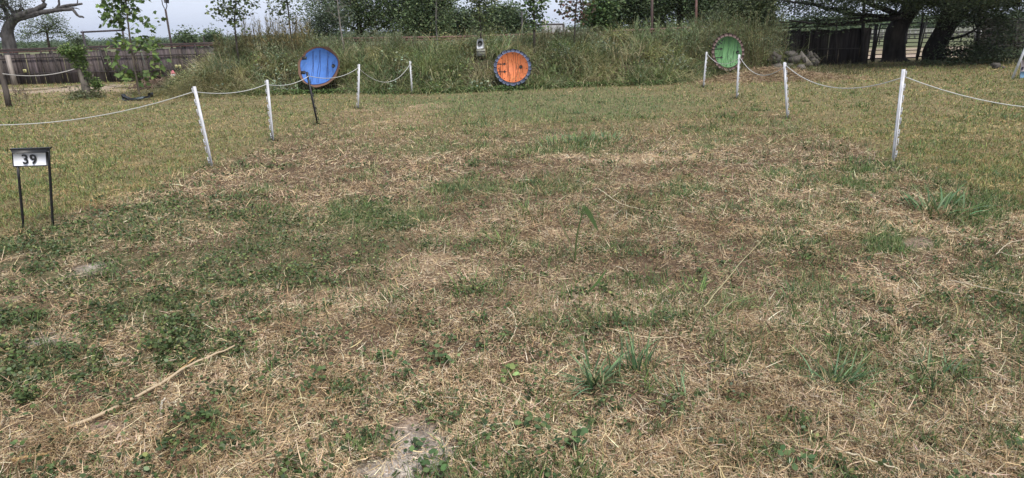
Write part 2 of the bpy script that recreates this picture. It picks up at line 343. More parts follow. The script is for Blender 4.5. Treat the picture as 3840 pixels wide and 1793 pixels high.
# --- broadleaf weeds
b = MB()
def weeds(n, v0, v1):
    x, y = scr(n, v0, v1); m = masks(x, y); D = np.hypot(x, y)
    cl = sst(.455, .53, fbm(x*3.6, y*3.6, 66)*.5+fbm(x*10, y*10, 67)*.5)
    spor = sst(.60, .70, fbm(x*5.1, y*5.1, 68)*.5+fbm(x*14, y*14, 69)*.5)*m['inside']*.9*(1-m['lawn'])*(1-.6*sst(1150, 1450, m['V']))
    k = (rg.random(n) < np.clip(m['weed']*(.04+.8*cl)+spor, 0, 1)*(1-m['bare'])) & ~onmound(x, y)
    x, y, D = x[k], y[k], D[k]; n = len(x)
    P = np.stack([x, y, gz(x, y)+.008+.055*rg.random(n)**1.3], 1)
    c = pal(n, [(.075, .11, .036), (.05, .078, .028), (.11, .15, .05), (.22, .24, .09), (.13, .165, .09)], [4, 4, 3, 1.3, 1.3], .28)
    leaves(b, P, (.012+.015*rg.random(n))*np.maximum(1, D/5.5), c, OV, .1)
    s = rg.random(n) < .22; n2_ = s.sum()
    Ps = P[s].copy(); Ps[:, 2] = gz(Ps[:, 0], Ps[:, 1])
    blades(b, Ps, rg.uniform(0, 6.28, n2_), .05, .0022*np.maximum(1, D[s]/5), 1.2, .4, pal(n2_, [(.16, .10, .06), (.10, .10, .04)]), 2)
weeds(300000, 560, 2000)
x, y = scr(2600, 620, 1950); m = masks(x, y); D = np.hypot(x, y)
k = (rg.random(len(x)) < .8*(1-m['bare']*.8)*(1-m['lawn'])*(.35+.65*sst(.42, .6, m['n1']))*(1-.5*sst(1900, 2600, m['U']))*(1-.35*sst(1150, 1450, m['V']))) & ~onmound(x, y)
x, y, D = x[k], y[k], D[k]
for i in range(len(x)):
    q = int(rg.integers(6, 38)); r_ = rg.uniform(.012, .05)*(1+D[i]/14); hh = rg.uniform(.02, .075)
    P = np.stack([x[i]+rg.normal(0, r_*1.3, q), y[i]+rg.normal(0, r_, q), rg.uniform(.008, hh, q)], 1); P[:, 2] += gz(P[:, 0], P[:, 1])
    leaves(b, P, rg.uniform(.012, .026)*max(1, D[i]/5.5), pal(q, [(.06, .095, .034), (.045, .072, .028), (.10, .14, .05)]), OV, .2)
    P = P[:4]*1.; P[:, 2] = gz(P[:, 0], P[:, 1]); blades(b, P, rg.uniform(0, 6.28, len(P)), hh*1.2, .0025*max(1, D[i]/5), 1.35, .2, pal(len(P), [(.11, .06, .04), (.07, .05, .03)]), 2)
tag(b.build('ground_weeds', MV), 'dark green broadleaf weeds spreading through the straw at the left', 'weeds', kind='stuff')

# ------------------------------------------------------------------ notable tufts, weeds and stalks in the foreground
def tuft(label, u, v, n, L, W, cols, spread=.05, pit=(.5, 1.3), bend=1.2, group=None, name='grass_tuft', cat='grass tuft'):
    g0 = G(u, v); z = float(gz(g0[0], g0[1])); mb = MB()
    P = np.stack([rg.normal(0, spread, n), rg.normal(0, spread, n), np.zeros(n)-.003], 1)
    a_ = np.arctan2(P[:, 1], P[:, 0])+rg.normal(0, .6, n)
    blades(mb, P, a_, L*rg.uniform(.45, 1., n), W*rg.uniform(.6, 1.1, n), rg.uniform(pit[0], pit[1], n), rg.uniform(.2, bend, n), pal(n, cols), 5, roll=rg.uniform(-.4, .4, n), tip=.08)
    nd = n//2
    P = np.stack([rg.normal(0, spread, nd), rg.normal(0, spread, nd), np.zeros(nd)], 1)
    blades(mb, P, rg.uniform(0, 6.28, nd), L*.35, W*.5, 1.1, .4, pal(nd, [(.42, .32, .2), (.3, .2, .12)]), 2)
    o = mb.build(name, MV); o.location = (g0[0], g0[1], z); tag(o, label, cat, group or 'green tufts standing in the straw'); return o
BG = [(.10, .18, .085), (.13, .22, .10), (.08, .14, .06), (.17, .24, .12)]; YG = [(.15, .22, .06), (.2, .26, .09), (.11, .17, .05)]; DG = [(.06, .11, .04), (.08, .14, .05), (.11, .16, .06)]
tuft('large wide-bladed blue-green tuft beside bare straw near the front', 2230, 1440, 46, .24, .014, BG, .035)
tuft('upright grass tuft just behind and right of the largest tuft', 2385, 1390, 40, .26, .012, BG, .05, (.9, 1.5))
tuft('spiky green tuft alone in straw at the right front', 3135, 1440, 44, .22, .011, BG, .04, (.7, 1.4))
tuft('low green tuft nearest the right edge, right of the spiky tuft', 3500, 1420, 36, .19, .010, BG, .06, (.5, 1.3))
tuft('bright small rosette tuft in the middle of the straw', 1880, 915, 40, .17, .010, YG, .05)
tuft('loose curved tuft of dull blades left of the tall bent stalk', 1770, 1090, 40, .2, .010, DG+YG, .08)
tuft('tall dark leafy tuft where the right rope line leaves the picture', 3520, 800, 60, .36, .02, DG+BG, .11, (.5, 1.4))
tuft('tuft of mixed dry stubble and green leaves right of centre', 2620, 1110, 60, .18, .009, YG+DG, .12)
tuft('short green tuft with straw stubble right of the mixed tuft', 2960, 1130, 40, .16, .009, YG+DG, .09)
tuft('low spreading tuft below the upright front tuft', 2540, 1500, 30, .17, .009, DG+BG, .05, (.4, 1.1))
tuft('long bright green patch far up the middle', 2120, 540, 260, .2, .016, YG+BG, .28, (.7, 1.5))['kind'] = 'stuff'
tuft('green tuft at the far end of the long bright patch', 2250, 530, 160, .18, .016, YG+BG, .2, (.7, 1.5))['kind'] = 'stuff'
tuft('faint yellow-green tuft in the bottom right corner area', 3310, 1620, 60, .13, .005, YG, .07, (.7, 1.5))
tuft('grass tuft behind the rosette among brown stems', 1990, 800, 60, .2, .009, YG+DG, .16, (.9, 1.5))['kind'] = 'stuff'
def weed(label, u, v, n, hgt, rad, cols=DG):
    g0 = G(u, v); mb = MB()
    P = np.stack([rg.normal(0, rad, n), rg.normal(0, rad, n), rg.uniform(.015, hgt, n)], 1)
    leaves(mb, P, rg.uniform(.022, .038, n), pal(n, cols), OV, .6)
    q = P[::3]; r0 = q*np.array([.3, .3, 0])
    for a_, c_ in zip(r0, q): mb.tube([a_, (a_+c_)/2+[0, 0, .01], c_], [.0022, .0018, .001], (.13, .1, .05), 4)
    o = mb.build('weed', MV); o.location = (g0[0], g0[1], float(gz(g0[0], g0[1]))); tag(o, label, 'weed', 'broadleaf weeds in the bare straw')
weed('small dark broadleaf weed above the bare soil patch', 1445, 1355, 30, .07, .03)
weed('wider dark broadleaf weed right of the small one', 1650, 1365, 44, .07, .045)
weed('thin upright weed with few leaves above the bare soil', 1525, 1430, 18, .10, .025)
weed('two-part dark weed right of the bare soil patch', 1985, 1620, 46, .07, .045)
weed('dark curled weed at the bottom centre right', 2150, 1690, 36, .09, .03)
weed('small weed growing out of the bare soil patch', 1575, 1680, 14, .04, .02)
weed('weed at the bottom edge under the bare soil', 1600, 1785, 34, .05, .04)
weed('weed cluster near the bottom right quarter', 2990, 1760, 30, .07, .03)
weed('pale green weed with round leaves in the middle', 1925, 1410, 26, .05, .035, YG)
def path(pts, n=24, s=0.):
    P = np.array(pts, float); t = np.linspace(0, len(P)-1, n); k = np.clip(t.astype(int), 0, len(P)-2); f = (t-k)[:, None]
    p0 = P[np.maximum(k-1, 0)]; p1 = P[k]; p2 = P[k+1]; p3 = P[np.minimum(k+2, len(P)-1)]
    Q = .5*((2*p1)+(-p0+p2)*f+(2*p0-5*p1+4*p2-p3)*f**2+(-p0+3*p1-3*p2+p3)*f**3)
    if s: Q = Q+rg.normal(0, s, Q.shape)
    return Q
def stalk(label, px, r, col, z=.035, s=.002, name='dry_stalk'):
    P = []
    for p in px:
        h = p[2] if len(p) > 2 else z
        q = G(p[0], p[1]) if len(p) < 3 else A(p[0], p[1], p[2]); P.append(q+[0, 0, z] if len(p) < 3 else q)
    P = path(P, 18, s); mb = MB(); mb.tube(P, np.linspace(r, r*.45, len(P)), col, 5)
    tag(mb.build(name, MSTRAW), label, 'stalk', 'long fallen stalks lying on the straw')
stalk('long thick pale stalk running diagonally at the lower left', [(250, 1645), (430, 1570), (600, 1475), (720, 1400), (835, 1350), (900, 1322)], .0095, (.50, .39, .26), .048)
stalk('thinner orange stalk running just above the long thick one', [(540, 1500), (640, 1440), (740, 1362)], .008, (.55, .36, .16))
stalk('yellowish stalk in the bottom left corner', [(60, 1750), (150, 1735), (240, 1705)], .009, (.55, .38, .17))
stalk('grey stalk parallel below the long thick one', [(400, 1610), (520, 1550), (600, 1535)], .003, (.5, .42, .3))
stalk('pale curved stalk like a bracket in the middle', [(1903, 1175), (1930, 1210), (1934, 1260), (1910, 1308)], .005, (.66, .56, .38))
stalk('long pale stalk at the bottom edge right of centre', [(3130, 1712), (3250, 1750), (3370, 1792)], .005, (.7, .62, .45))
stalk('straight pale stalk slanting in the right middle', [(2640, 1180), (2760, 1030), (2870, 910)], .0038, (.42, .37, .21), .05)
stalk('green-tipped stalk beside the slanting pale one', [(2670, 1220), (2740, 1160), (2830, 1140)], .006, (.16, .2, .08), .04)
stalk('pale stalk pointing to the right edge', [(3560, 1070), (3690, 1100), (3840, 1130)], .0045, (.55, .47, .34))
stalk('bent white stalk by the right edge', [(3730, 985), (3780, 940), (3860, 925)], .003, (.55, .47, .34), .06)
stalk('lower white stalk by the right edge', [(3740, 970), (3800, 985), (3870, 968)], .0028, (.55, .47, .34), .05)
stalk('pale stalk across the middle right', [(2300, 1255), (2450, 1285), (2640, 1270)], .0045, (.64, .54, .37), .03)
stalk('pale stalk crossing the one in the middle right', [(2330, 1180), (2500, 1220), (2700, 1260)], .0045, (.6, .5, .33), .03)
stalk('long curved stalk left of the tall bent one', [(2240, 715), (2330, 775), (2420, 800)], .006, (.62, .53, .36), .03)
stalk('thin dark arched stem at the lower right', [(3410, 1600), (3490, 1520), (3510, 1440)], .003, (.16, .14, .06), .04)
# curled pale leaf
stalk('curled white dry leaf standing near the long thick stalk', [(603, 1590), (607, 1540), (620, 1505)], .008, (.7, .66, .55), .02, name='dry_leaf')
# the tall bent stalk
g0 = G(2150, 985); Yb = g0[1]
o = empty('tall_grass_stalk', (g0[0], g0[1], 0)); tag(o, 'tall green grass stalk standing in mid field with folded hanging tip', 'grass stalk')
def rel(u, v, dy=0): return A(u, v, Yb+dy)-np.array([g0[0], g0[1], 0])
mb = MB(); P = path([rel(2155, 990), rel(2165, 880), rel(2192, 770)], 12); mb.tube(P, np.linspace(.008, .005, 12), (.10, .14, .05), 5); mb.build('stem', MV, o)
def ribbon(pp, w0, col, nm='blade'):
    P = path(pp, 12); n_ = len(P); mb = MB(); T = np.gradient(P, axis=0); sdv = np.cross(T, [0, 1, 0.2]); sdv /= np.linalg.norm(sdv, axis=1)[:, None]
    ww = w0*np.sin(np.linspace(.35, 3.0, n_))[:, None]; V = np.concatenate([P-sdv*ww/2, P+sdv*ww/2]); i_ = np.arange(n_-1)
    mb.add(V, np.stack([i_, i_+1, i_+1+n_, i_+n_], 1), col); return mb.build(nm, MV, o)
ribbon([rel(2188, 772), rel(2202, 790), rel(2222, 825), rel(2243, 866)], .034, (.09, .14, .05))
ribbon([rel(2150, 940), rel(2110, 850), rel(2090, 800)], .012, (.2, .2, .1))
ribbon([rel(2165, 900), rel(2215, 900, .1), rel(2240, 820, .1)], .010, (.25, .24, .12))
ribbon([rel(2190, 1110, -.6), rel(2240, 1060, -.6), rel(2275, 1010, -.6)], .018, (.11, .18, .06))

# ------------------------------------------------------------------ mound vegetation
b = MB(); N = 26000
x = rg.uniform(-11.6, 10.6, N); t = rg.random(N)**1.5*5.2-.25
y = my0(x)+t
cn = fbm(x*1.1, y*1.1, 61); cn2 = fbm(x*.45+5, y*.5, 62)
endf = sst(-12.2, -9., x)*sst(11., 9.3, x)
k = rg.random(N) < (.35+.65*sst(.3, .55, cn))*(.25+.75*endf)
# keep the doors and their foreground clear
DB = A(1195, 326, 19.65); DO = A(1932, 322, 19.15); DGn = A(2728, 262, 21.0); DL = A(1804, 204, 20.55)
def clear(x, y, P, r, dy=1.5): return (np.abs(x-P[0]) < r) & (y < P[1]+(.5 if dy == 1.5 else .15)) & (y > P[1]-dy)
k &= ~clear(x, y, DB, .62) & ~clear(x, y, DO, .58) & ~clear(x, y, DL, .24, .6) & ~clear(x, y, DGn, .85, 3)
x, y, t, cn, cn2 = x[k], y[k], t[k], cn[k], cn2[k]; n = len(x); z = mz(x, y)-.05
top = sst(1.0, 2.2, t)
L = (.3+.5*rg.random(n)**1.3)*(.55+.8*cn)*(1-.1*top)+.15*sst(6, 9.5, x)
green_ = np.array([(.17, .22, .085), (.13, .185, .075), (.25, .285, .115), (.20, .235, .13)]); dry_ = np.array([(.40, .35, .19), (.54, .47, .29), (.23, .175, .10), (.42, .40, .19)])
c = green_[rg.integers(0, 4, n)]; pd = .32+.35*sst(.48, .62, cn2)+.3*sst(-7.2, -9.2, x)-.1*top
dm = rg.random(n) < pd; c[dm] = dry_[rg.integers(0, 4, dm.sum())]
c = c*rg.normal(1, .22, (n, 1)).clip(.4, 1.8)
az_ = rg.normal(-math.pi/2, 1.25, n)
blades(b, np.stack([x, y, z], 1), az_, L, .010+.014*rg.random(n)**2, rg.normal(1.05, .3, n), rg.uniform(.6, 2.6, n), c, 5, tip=.1)
# tussocks: every one a fountain of arching blades
for i in range(560):
    x0 = rg.uniform(-11.2, 11.6); y0_ = float(my0(x0))+rg.random()**1.25*4.4-.15
    e_ = float(sst(-12.2, -10.2, x0)*sst(10.9, 9.5, x0))
    if rg.random() > e_+.02: continue
    pt = np.array([x0]), np.array([y0_])
    if clear(*pt, DB, .72)[0] or clear(*pt, DO, .68)[0] or clear(*pt, DL, .38, .7)[0] or clear(*pt, DGn, .95, 3)[0]: continue
    m_ = int(rg.integers(50, 110)); sc_ = (rg.uniform(.6, 1.2) if rg.random() < .7 else rg.uniform(1.1, 1.6))*(1.15 if x0 > 6.5 else 1)*(.7 if y0_ < my0(x0)+.1 else 1)
    P = np.stack([x0+rg.normal(0, .07, m_), y0_+rg.normal(0, .07, m_), np.zeros(m_)], 1); P[:, 2] = mz(P[:, 0], P[:, 1])-.05
    q_ = rg.random(); f_ = float(fbm(np.array([x0*.45+5]), np.array([y0_*.5]), 62)[0])+(.12 if x0 < -7.5 else 0)
    base_ = dry_[rg.integers(0, 4)] if q_ < .12+1.6*max(0, f_-.45) else green_[rg.integers(0, 4)]
    cc = base_*rg.uniform(.65, 1.3)*rg.normal(1, .2, (m_, 1)).clip(.4, 1.7); dm = rg.random(m_) < .22; cc[dm] = dry_[rg.integers(0, 4, dm.sum())]
    blades(b, P, rg.normal(-math.pi/2, 1.5, m_), rg.uniform(.4, .85, m_)*sc_, rg.uniform(.009, .02, m_), rg.normal(1.2, .22, m_), rg.uniform(.7, 3.0, m_), cc, 6, tip=.08)
# hanging broad blades and leafy forbs
n = 16000; x = rg.uniform(-10.5, 10.0, n); t = rg.random(n)**1.3*4.6-.25; y = my0(x)+t
k = (fbm(x*1.7, y*1.7, 71) > .5) & ~clear(x, y, DB, .6) & ~clear(x, y, DO, .56) & ~clear(x, y, DL, .2, .6) & ~clear(x, y, DGn, .8, 3)
x, y = x[k], y[k]; n = len(x)
z = mz(x, y)+rg.random(n)*.4*(.6+.6*fbm(x, y, 72))
gr = fbm(x*1.2+3, y*1.2, 73)
c = np.where((gr > .56)[:, None], pal(n, [(.22, .28, .19), (.27, .33, .24)]), pal(n, [(.11, .16, .05), (.22, .26, .08), (.15, .19, .08)]))
leaves(b, np.stack([x, y, z], 1), rg.uniform(.04, .085, n), c, OV, .3, .3)
n = 2600; x = rg.uniform(-10, 9.6, n); y = my0(x)+rg.random(n)*3.5; k = (fbm(x*1.5, y*1.5, 75) > .53) & ~clear(x, y, DB, .7) & ~clear(x, y, DO, .66) & ~clear(x, y, DL, .35, .7) & ~clear(x, y, DGn, .9, 3)
x, y = x[k], y[k]; n = len(x)
blades(b, np.stack([x, y, mz(x, y)], 1), rg.normal(-1.57, 1.3, n), rg.uniform(.5, 1.0, n), rg.uniform(.018, .032, n), rg.normal(1.25, .2, n), rg.uniform(1, 2.6, n), pal(n, [(.14, .2, .09), (.19, .26, .12), (.24, .28, .13)]), 7, tip=.05)
for i in range(95):
    x0 = rg.uniform(-10.6, 9.3); y0_ = float(my0(x0))+rg.random()**.8*3.2; pt = np.array([x0]), np.array([y0_])
    if clear(*pt, DB, .95)[0] or clear(*pt, DO, .95)[0] or clear(*pt, DL, .6, 1.2)[0] or clear(*pt, DGn, 1.2, 3)[0]: continue
    r_ = rg.uniform(.16, .42); m_ = int(900*r_); P = rg.normal(0, 1, (m_, 3))*[r_*.6, r_*.5, r_*.5]+[x0, y0_, float(mz(x0, y0_))+r_*.7]
    cc = [(.12, .17, .06), (.17, .21, .11), (.24, .25, .09), (.20, .24, .17), (.09, .13, .05)][rg.integers(0, 5)]
    leaves(b, P, rg.uniform(.035, .07, m_), pal(m_, [cc, np.array(cc)*.75]), OV, .2, .2, .8)
for i in range(46):     # cane-like plants standing above the rest
    x0 = rg.uniform(-10.2, 9.3); y0_ = float(my0(x0))+rg.uniform(1., 3.2); q = 34; pt = np.array([x0]), np.array([y0_])
    if clear(*pt, DL, .5, 1.2)[0]: continue
    P = np.stack([x0+rg.normal(0, .13, q), y0_+rg.normal(0, .13, q), np.zeros(q)], 1); P[:, 2] = mz(P[:, 0], P[:, 1])
    blades(b, P, rg.uniform(0, 6.28, q), rg.uniform(.6, 1.15, q)*(.8 if x0 < -6 else 1), rg.uniform(.014, .026, q), rg.normal(1.4, .12, q), rg.uniform(.5, 2.2, q), pal(q, [(.13, .19, .08), (.2, .25, .12), (.34, .31, .17)]), 7, tip=.05)
# low bright fringe at the foot
n = 9000; x = rg.uniform(-9.5, 5.5, n); y = my0(x)-.05-np.abs(rg.normal(0, .16, n))
leaves(b, np.stack([x, y, gz(x, y)+rg.random(n)*.14], 1), rg.uniform(.03, .06, n), pal(n, [(.08, .14, .04), (.12, .18, .06)]), OV, .4)
n = 1500; x = rg.uniform(8.9, 11.4, n); y = 21.3+rg.random(n)*1.6
blades(b, np.stack([x, y, np.maximum(mz(x, y), 0)-.02], 1), rg.normal(-1.57, 1.4, n), rg.uniform(.12, .42, n), rg.uniform(.008, .015, n), rg.normal(1.1, .35, n), rg.uniform(.4, 2., n), pal(n, [(.12, .14, .06), (.2, .18, .1), (.3, .25, .15), (.08, .1, .045)]), 4, tip=.1)
tag(b.build('tall_grass', MV), 'rank long grass and weeds covering the earth mound behind the doors', 'tall grass', kind='stuff')
# seed-headed weeds along the crest
b = MB()
def heads(n, u0, u1, v0, v1, Y0, col, hw=.012, lean=.12):
    for i in range(n):
        u = rg.uniform(u0, u1); Yq = Y0+rg.uniform(-.6, .6)
        tp = A(u, rg.uniform(v0, v1), Yq); bs = np.array([tp[0]+rg.normal(0, .1), Yq, float(mz(tp[0], Yq))])
        P = path([bs, (bs+tp)/2+rg.normal(0, .04, 3), tp], 6); b.tube(P, .004, (.12, .1, .05), 3, False)
        m_ = 26; tt = rg.uniform(.45, 1.02, m_)[:, None]; Q = bs+(tp-bs)*tt+rg.normal(0, .028, (m_, 3))*(1.5-tt)
        blades(b, Q, rg.uniform(0, 6.28, m_), rg.uniform(.05, .13, m_), hw, rg.uniform(.5, 1.4, m_), .4, pal(m_, col), 2)
heads(170, 905, 1160, 52, 150, 22.2, [(.25, .2, .08), (.3, .24, .11), (.15, .15, .06)])
heads(60, 800, 920, 120, 170, 22.2, [(.24, .22, .1), (.14, .15, .06)])
heads(110, 1160, 1560, 110, 150, 21.8, [(.18, .2, .1), (.11, .14, .07), (.2, .22, .15)])
heads(90, 2030, 2250, 100, 130, 21.8, [(.22, .2, .12), (.14, .16, .08)])
heads(90, 2380, 2620, 62, 120, 22, [(.14, .2, .09), (.2, .24, .12)], .018)
heads(140, 2600, 2960, 35, 120, 22.3, [(.10, .13, .06), (.15, .16, .08)], .016)
tag(b.build('seed_head_weeds', MV), 'golden and green seed-headed weeds sticking up along the mound crest', 'weeds', kind='stuff')
# dry grass heap spilling at the mound's left end, dry litter in front of the green door
b = MB(); n = 9000
x = rg.normal(-8.9, 1.05, n); y = 20.6+rg.normal(0, .6, n); hz = .62*np.exp(-((x+8.9)/1.25)**2-((y-20.8)/.7)**2)
blades(b, np.stack([x, y, hz*rg.uniform(.6, 1, n)], 1), rg.normal(-1.57, 1.5, n), rg.uniform(.25, .6, n), rg.uniform(.008, .014, n), rg.normal(.5, .35, n), rg.uniform(.4, 1.8, n), pal(n, [(.17, .16, .08), (.27, .23, .1), (.1, .12, .05), (.3, .27, .13)]), 4, tip=.1)
tag(b.build('dry_grass_heap', MV), 'sprawling heap of half dry grass at the left end of the mound', 'grass heap')
b = MB(); n = 9000
x = rg.normal(8., 1.3, n); y = 20.2+rg.normal(0, .55, n); hz = .34*np.exp(-((x-8.1)/1.5)**2)*sst(19.2, 20.8, y)
blades(b, np.stack([x, y, gz(x, y)+hz*rg.uniform(.5, 1, n)], 1), rg.uniform(0, 6.28, n), rg.uniform(.08, .25, n), rg.uniform(.008, .014, n), rg.normal(.2, .3, n), rg.uniform(0, 1, n), pal(n, [(.34, .25, .15), (.24, .16, .1), (.42, .33, .2), (.16, .11, .07)]), 2)
tag(b.build('dry_grass_litter', MSTRAW), 'brown dry grass litter banked in front of the green door', 'dry grass', kind='stuff')

# ------------------------------------------------------------------ trees
def inblob(bl, n, lo=.35, hi=1.):
    bl = np.array(bl, float); vol = bl[:, 3]*bl[:, 4]*bl[:, 5]; k = rg.choice(len(bl), n, p=vol/vol.sum())
    d = rg.normal(0, 1, (n, 3)); d /= np.linalg.norm(d, axis=1)[:, None]; r = (lo**3+(hi**3-lo**3)*rg.random(n))**(1/3)
    return bl[k, :3]+d*r[:, None]*bl[k, 3:6]
def curve(p, q, sag=.1, n=6):
    d = q-p; L = np.linalg.norm(d); m1 = p+d*.35+rg.normal(0, sag*L*.5, 3)+[0, 0, .1*L]; m2 = p+d*.7+rg.normal(0, sag*L*.5, 3)+[0, 0, .05*L]
    return path([p, m1, m2, q], n)
def tree(name, label, trunk, tr, blobs, nl, ns, nt_, nleaf, lsize, lcol, bark=(.05, .042, .036), group=None, shape=RH, clump=.28, cat='tree', flat=.3, droop=0., limbs=None, lvar=.25, nd=0):
    base = np.array(trunk[0], float); o = empty(name, base); mb = MB()
    P = path(trunk, max(8, 5*len(trunk))); rr = tr*np.linspace(1, .55, len(P)); rr[0] *= 1.35; rr[1] *= 1.12
    mb.tube(P-base, rr, bark, 9); nodes = [(P, rr)]; allp = P[len(P)//2:]; allr = rr[len(P)//2:]
    for lb in (limbs or []):
        Q = path([P[int(lb[0]*(len(P)-1))]]+[np.array(q, float) for q in lb[2]], 14, .012); r2 = np.linspace(lb[1], lb[1]*.3, 14); mb.tube(Q-base, r2, bark, 7)
        allp = np.concatenate([allp, Q[3:]]); allr = np.concatenate([allr, r2[3:]])
    def shoot(n, lo, hi, rad, npt, sg, dmax):
        nonlocal allp, allr
        T = inblob(blobs, n, lo, hi); tw = []
        ap, ar = allp, allr; np_, nr_ = [], []
        for q in T:
            dd = np.linalg.norm(ap-q, axis=1)+np.maximum(0, ap[:, 2]-q[2])*.6; i = int(np.argmin(dd+rg.random(len(dd))*.3))
            r0 = min(rad, ar[i]*.7)
            Q = curve(ap[i], q, sg, npt); r2 = np.linspace(r0, r0*.3, npt); mb.tube(Q-base, r2, bark, 5 if r0 > .02 else 3, False)
            np_.append(Q[1:]); nr_.append(r2[1:]); tw.append(Q)
        if np_: allp = np.concatenate([allp]+np_); allr = np.concatenate([allr]+nr_)
        return tw
    if nl: shoot(nl, .3, .75, tr*.5, 8, .18, 9)
    if ns: shoot(ns, .45, .95, tr*.2, 6, .2, 3)
    tw = shoot(nt_, .5, 1.02, tr*.08, 5, .22, 2)
    mb.build('trunk', MBARK, o, True)
    if nleaf:
        tw = tw[nd:]
        Tp = np.concatenate([q[2:] for q in tw]); n = nleaf; i = rg.integers(0, len(Tp), n)
        Pc = Tp[i]+rg.normal(0, clump, (n, 3)); cc = (rg.random(len(Tp))*2-1)[i]
        c = pal(n, lcol, None, .15)*(1+lvar*cc)[:, None]
        mb = MB(); leaves(mb, Pc-base, lsize*rg.uniform(.6, 1.3, n), c, shape, flat, droop); mb.build('crown', MV, o)
    tag(o, label, cat, group); return o
def bl(u, v, Y, ru, rv, ry=None):     # blob centred on photograph pixel, radii in pixels at that depth
    p = A(u, v, Y); k = Y/FPX*1.03; return (p[0], p[1], p[2], ru*k, (ry if ry else ru*k*.7), rv*k)
DKG = [(.065, .10, .045), (.085, .125, .055), (.115, .15, .07), (.045, .068, .036)]
MDG = [(.095, .14, .06), (.13, .18, .08), (.065, .10, .045), (.17, .21, .10)]
GYG = [(.09, .12, .07), (.12, .15, .09), (.06, .085, .05)]
BT = 'trees beyond the mound'
tree('tree', 'big dense dark multi-branched tree behind the blue door end of the mound', [A(1350, 175, 31)*[1, 1, 0], A(1350, 120, 31), A(1340, 40, 31)], .16,
     [bl(1260, 30, 31, 120, 70), bl(1400, -10, 31, 170, 100), bl(1560, 0, 31.5, 130, 105), bl(1480, 70, 31, 150, 55), bl(1260, -60, 31, 110, 70), bl(1600, 60, 31, 80, 55), bl(1540, 105, 31, 100, 28)], 26, 150, 520, 44000, .095, DKG+MDG+MDG+MDG, group=BT,
     limbs=[(.5, .07, [A(1300, 90, 31), A(1240, 30, 31), A(1200, -20, 31)]), (.5, .07, [A(1380, 90, 31), A(1430, 20, 31), A(1450, -60, 31)]), (.4, .06, [A(1400, 120, 31), A(1500, 60, 31), A(1570, 0, 31)])], clump=.3)
tree('tree', 'dense tree right of the biggest one with pale green feathery edge', [A(1600, 170, 29)*[1, 1, 0], A(1600, 100, 29), A(1605, 0, 29)], .1,
     [bl(1620, 20, 29, 60, 80), bl(1590, 90, 29, 90, 40), bl(1640, -40, 29, 70, 60)], 8, 60, 190, 13000, .1, MDG, group=BT, clump=.25)
tree('tree', 'pale feathery shrubby tree at the left flank of the biggest tree', [A(1185, 170, 26)*[1, 1, 0], A(1190, 120, 26), A(1200, 70, 26)], .05,
     [bl(1210, 90, 26, 75, 45), bl(1180, 110, 26, 60, 30), bl(1250, 60, 26, 60, 50)], 8, 60, 150, 7000, .07, GYG, group=BT, clump=.18)
tree('tree', 'small dark tree with gaps left of the white lamp', [A(1690, 140, 48)*[1, 1, 0], A(1690, 100, 48), A(1700, 70, 48)], .12,
     [bl(1700, 72, 48, 65, 30), bl(1760, 88, 48, 60, 32), bl(1720, 105, 48, 50, 20)], 10, 60, 170, 9000, .16, DKG, group=BT, clump=.3)
tree('tree', 'round-topped green tree between the two saplings behind the orange door', [A(1870, 140, 46)*[1, 1, 0], A(1868, 100, 46), A(1870, 70, 46)], .15,
     [bl(1870, 60, 46, 55, 45), bl(1850, 95, 46, 70, 35), bl(1895, 85, 46, 50, 40)], 12, 70, 200, 13000, .17, MDG+[(.1, .13, .07)], group=BT, clump=.3)
tree('tree', 'darker low tree against the right side of the round-topped one', [A(1935, 140, 45)*[1, 1, 0], A(1935, 110, 45), A(1930, 80, 45)], .12,
     [bl(1935, 88, 45, 38, 34), bl(1925, 110, 45, 45, 22)], 8, 45, 120, 6500, .15, DKG, group=BT, clump=.25)
tree('tree', 'leafy tree with twisted grey limbs behind the mound right of centre', [A(2370, 140, 34)*[1, 1, 0], A(2375, 100, 34), A(2385, 50, 34)], .15,
     [bl(2330, 40, 34, 75, 55), bl(2420, 10, 34, 90, 55), bl(2360, -40, 34, 110, 60), bl(2260, 75, 34, 55, 35), bl(2460, 60, 34, 60, 45), bl(2340, 95, 34, 70, 28)], 18, 110, 340, 26000, .125, MDG+DKG, bark=(.07, .062, .055), group=BT, clump=.26)
tree('tree', 'bright-leaved small tree at the left edge of the twisted-limbed one', [A(2235, 130, 27)*[1, 1, 0], A(2235, 90, 27), A(2240, 30, 27)], .04,
     [bl(2240, 60, 27, 48, 45), bl(2225, 95, 27, 35, 18), bl(2265, 15, 27, 40, 30)], 6, 30, 90, 2600, .13, [(.08, .13, .05), (.12, .17, .06)], group=BT, clump=.16, shape=OV)
tree('tree', 'tall dark tree over the mound behind the green door', [A(2560, 130, 32)*[1, 1, 0], A(2550, 60, 32), A(2545, -40, 32)], .2,
     [bl(2560, 10, 32, 120, 55), bl(2680, 20, 31, 110, 75), bl(2620, -50, 32, 150, 70), bl(2780, 10, 30, 110, 75), bl(2500, -20, 33, 80, 50)], 24, 140, 420, 42000, .10, DKG+MDG, group=BT, clump=.3)
tree('tree', 'drooping olive shrubby tree at the right end of the mound', [A(2790, 150, 25.5)*[1, 1, 0], A(2790, 100, 25.5), A(2800, 40, 25.5)], .08,
     [bl(2760, 75, 25, 90, 45), bl(2850, 100, 25, 70, 55), bl(2800, 30, 25.5, 100, 50), bl(2880, 160, 24, 40, 40)], 16, 110, 320, 19000, .085, [(.08, .10, .045), (.11, .13, .06), (.055, .075, .035)], group=BT, clump=.22)
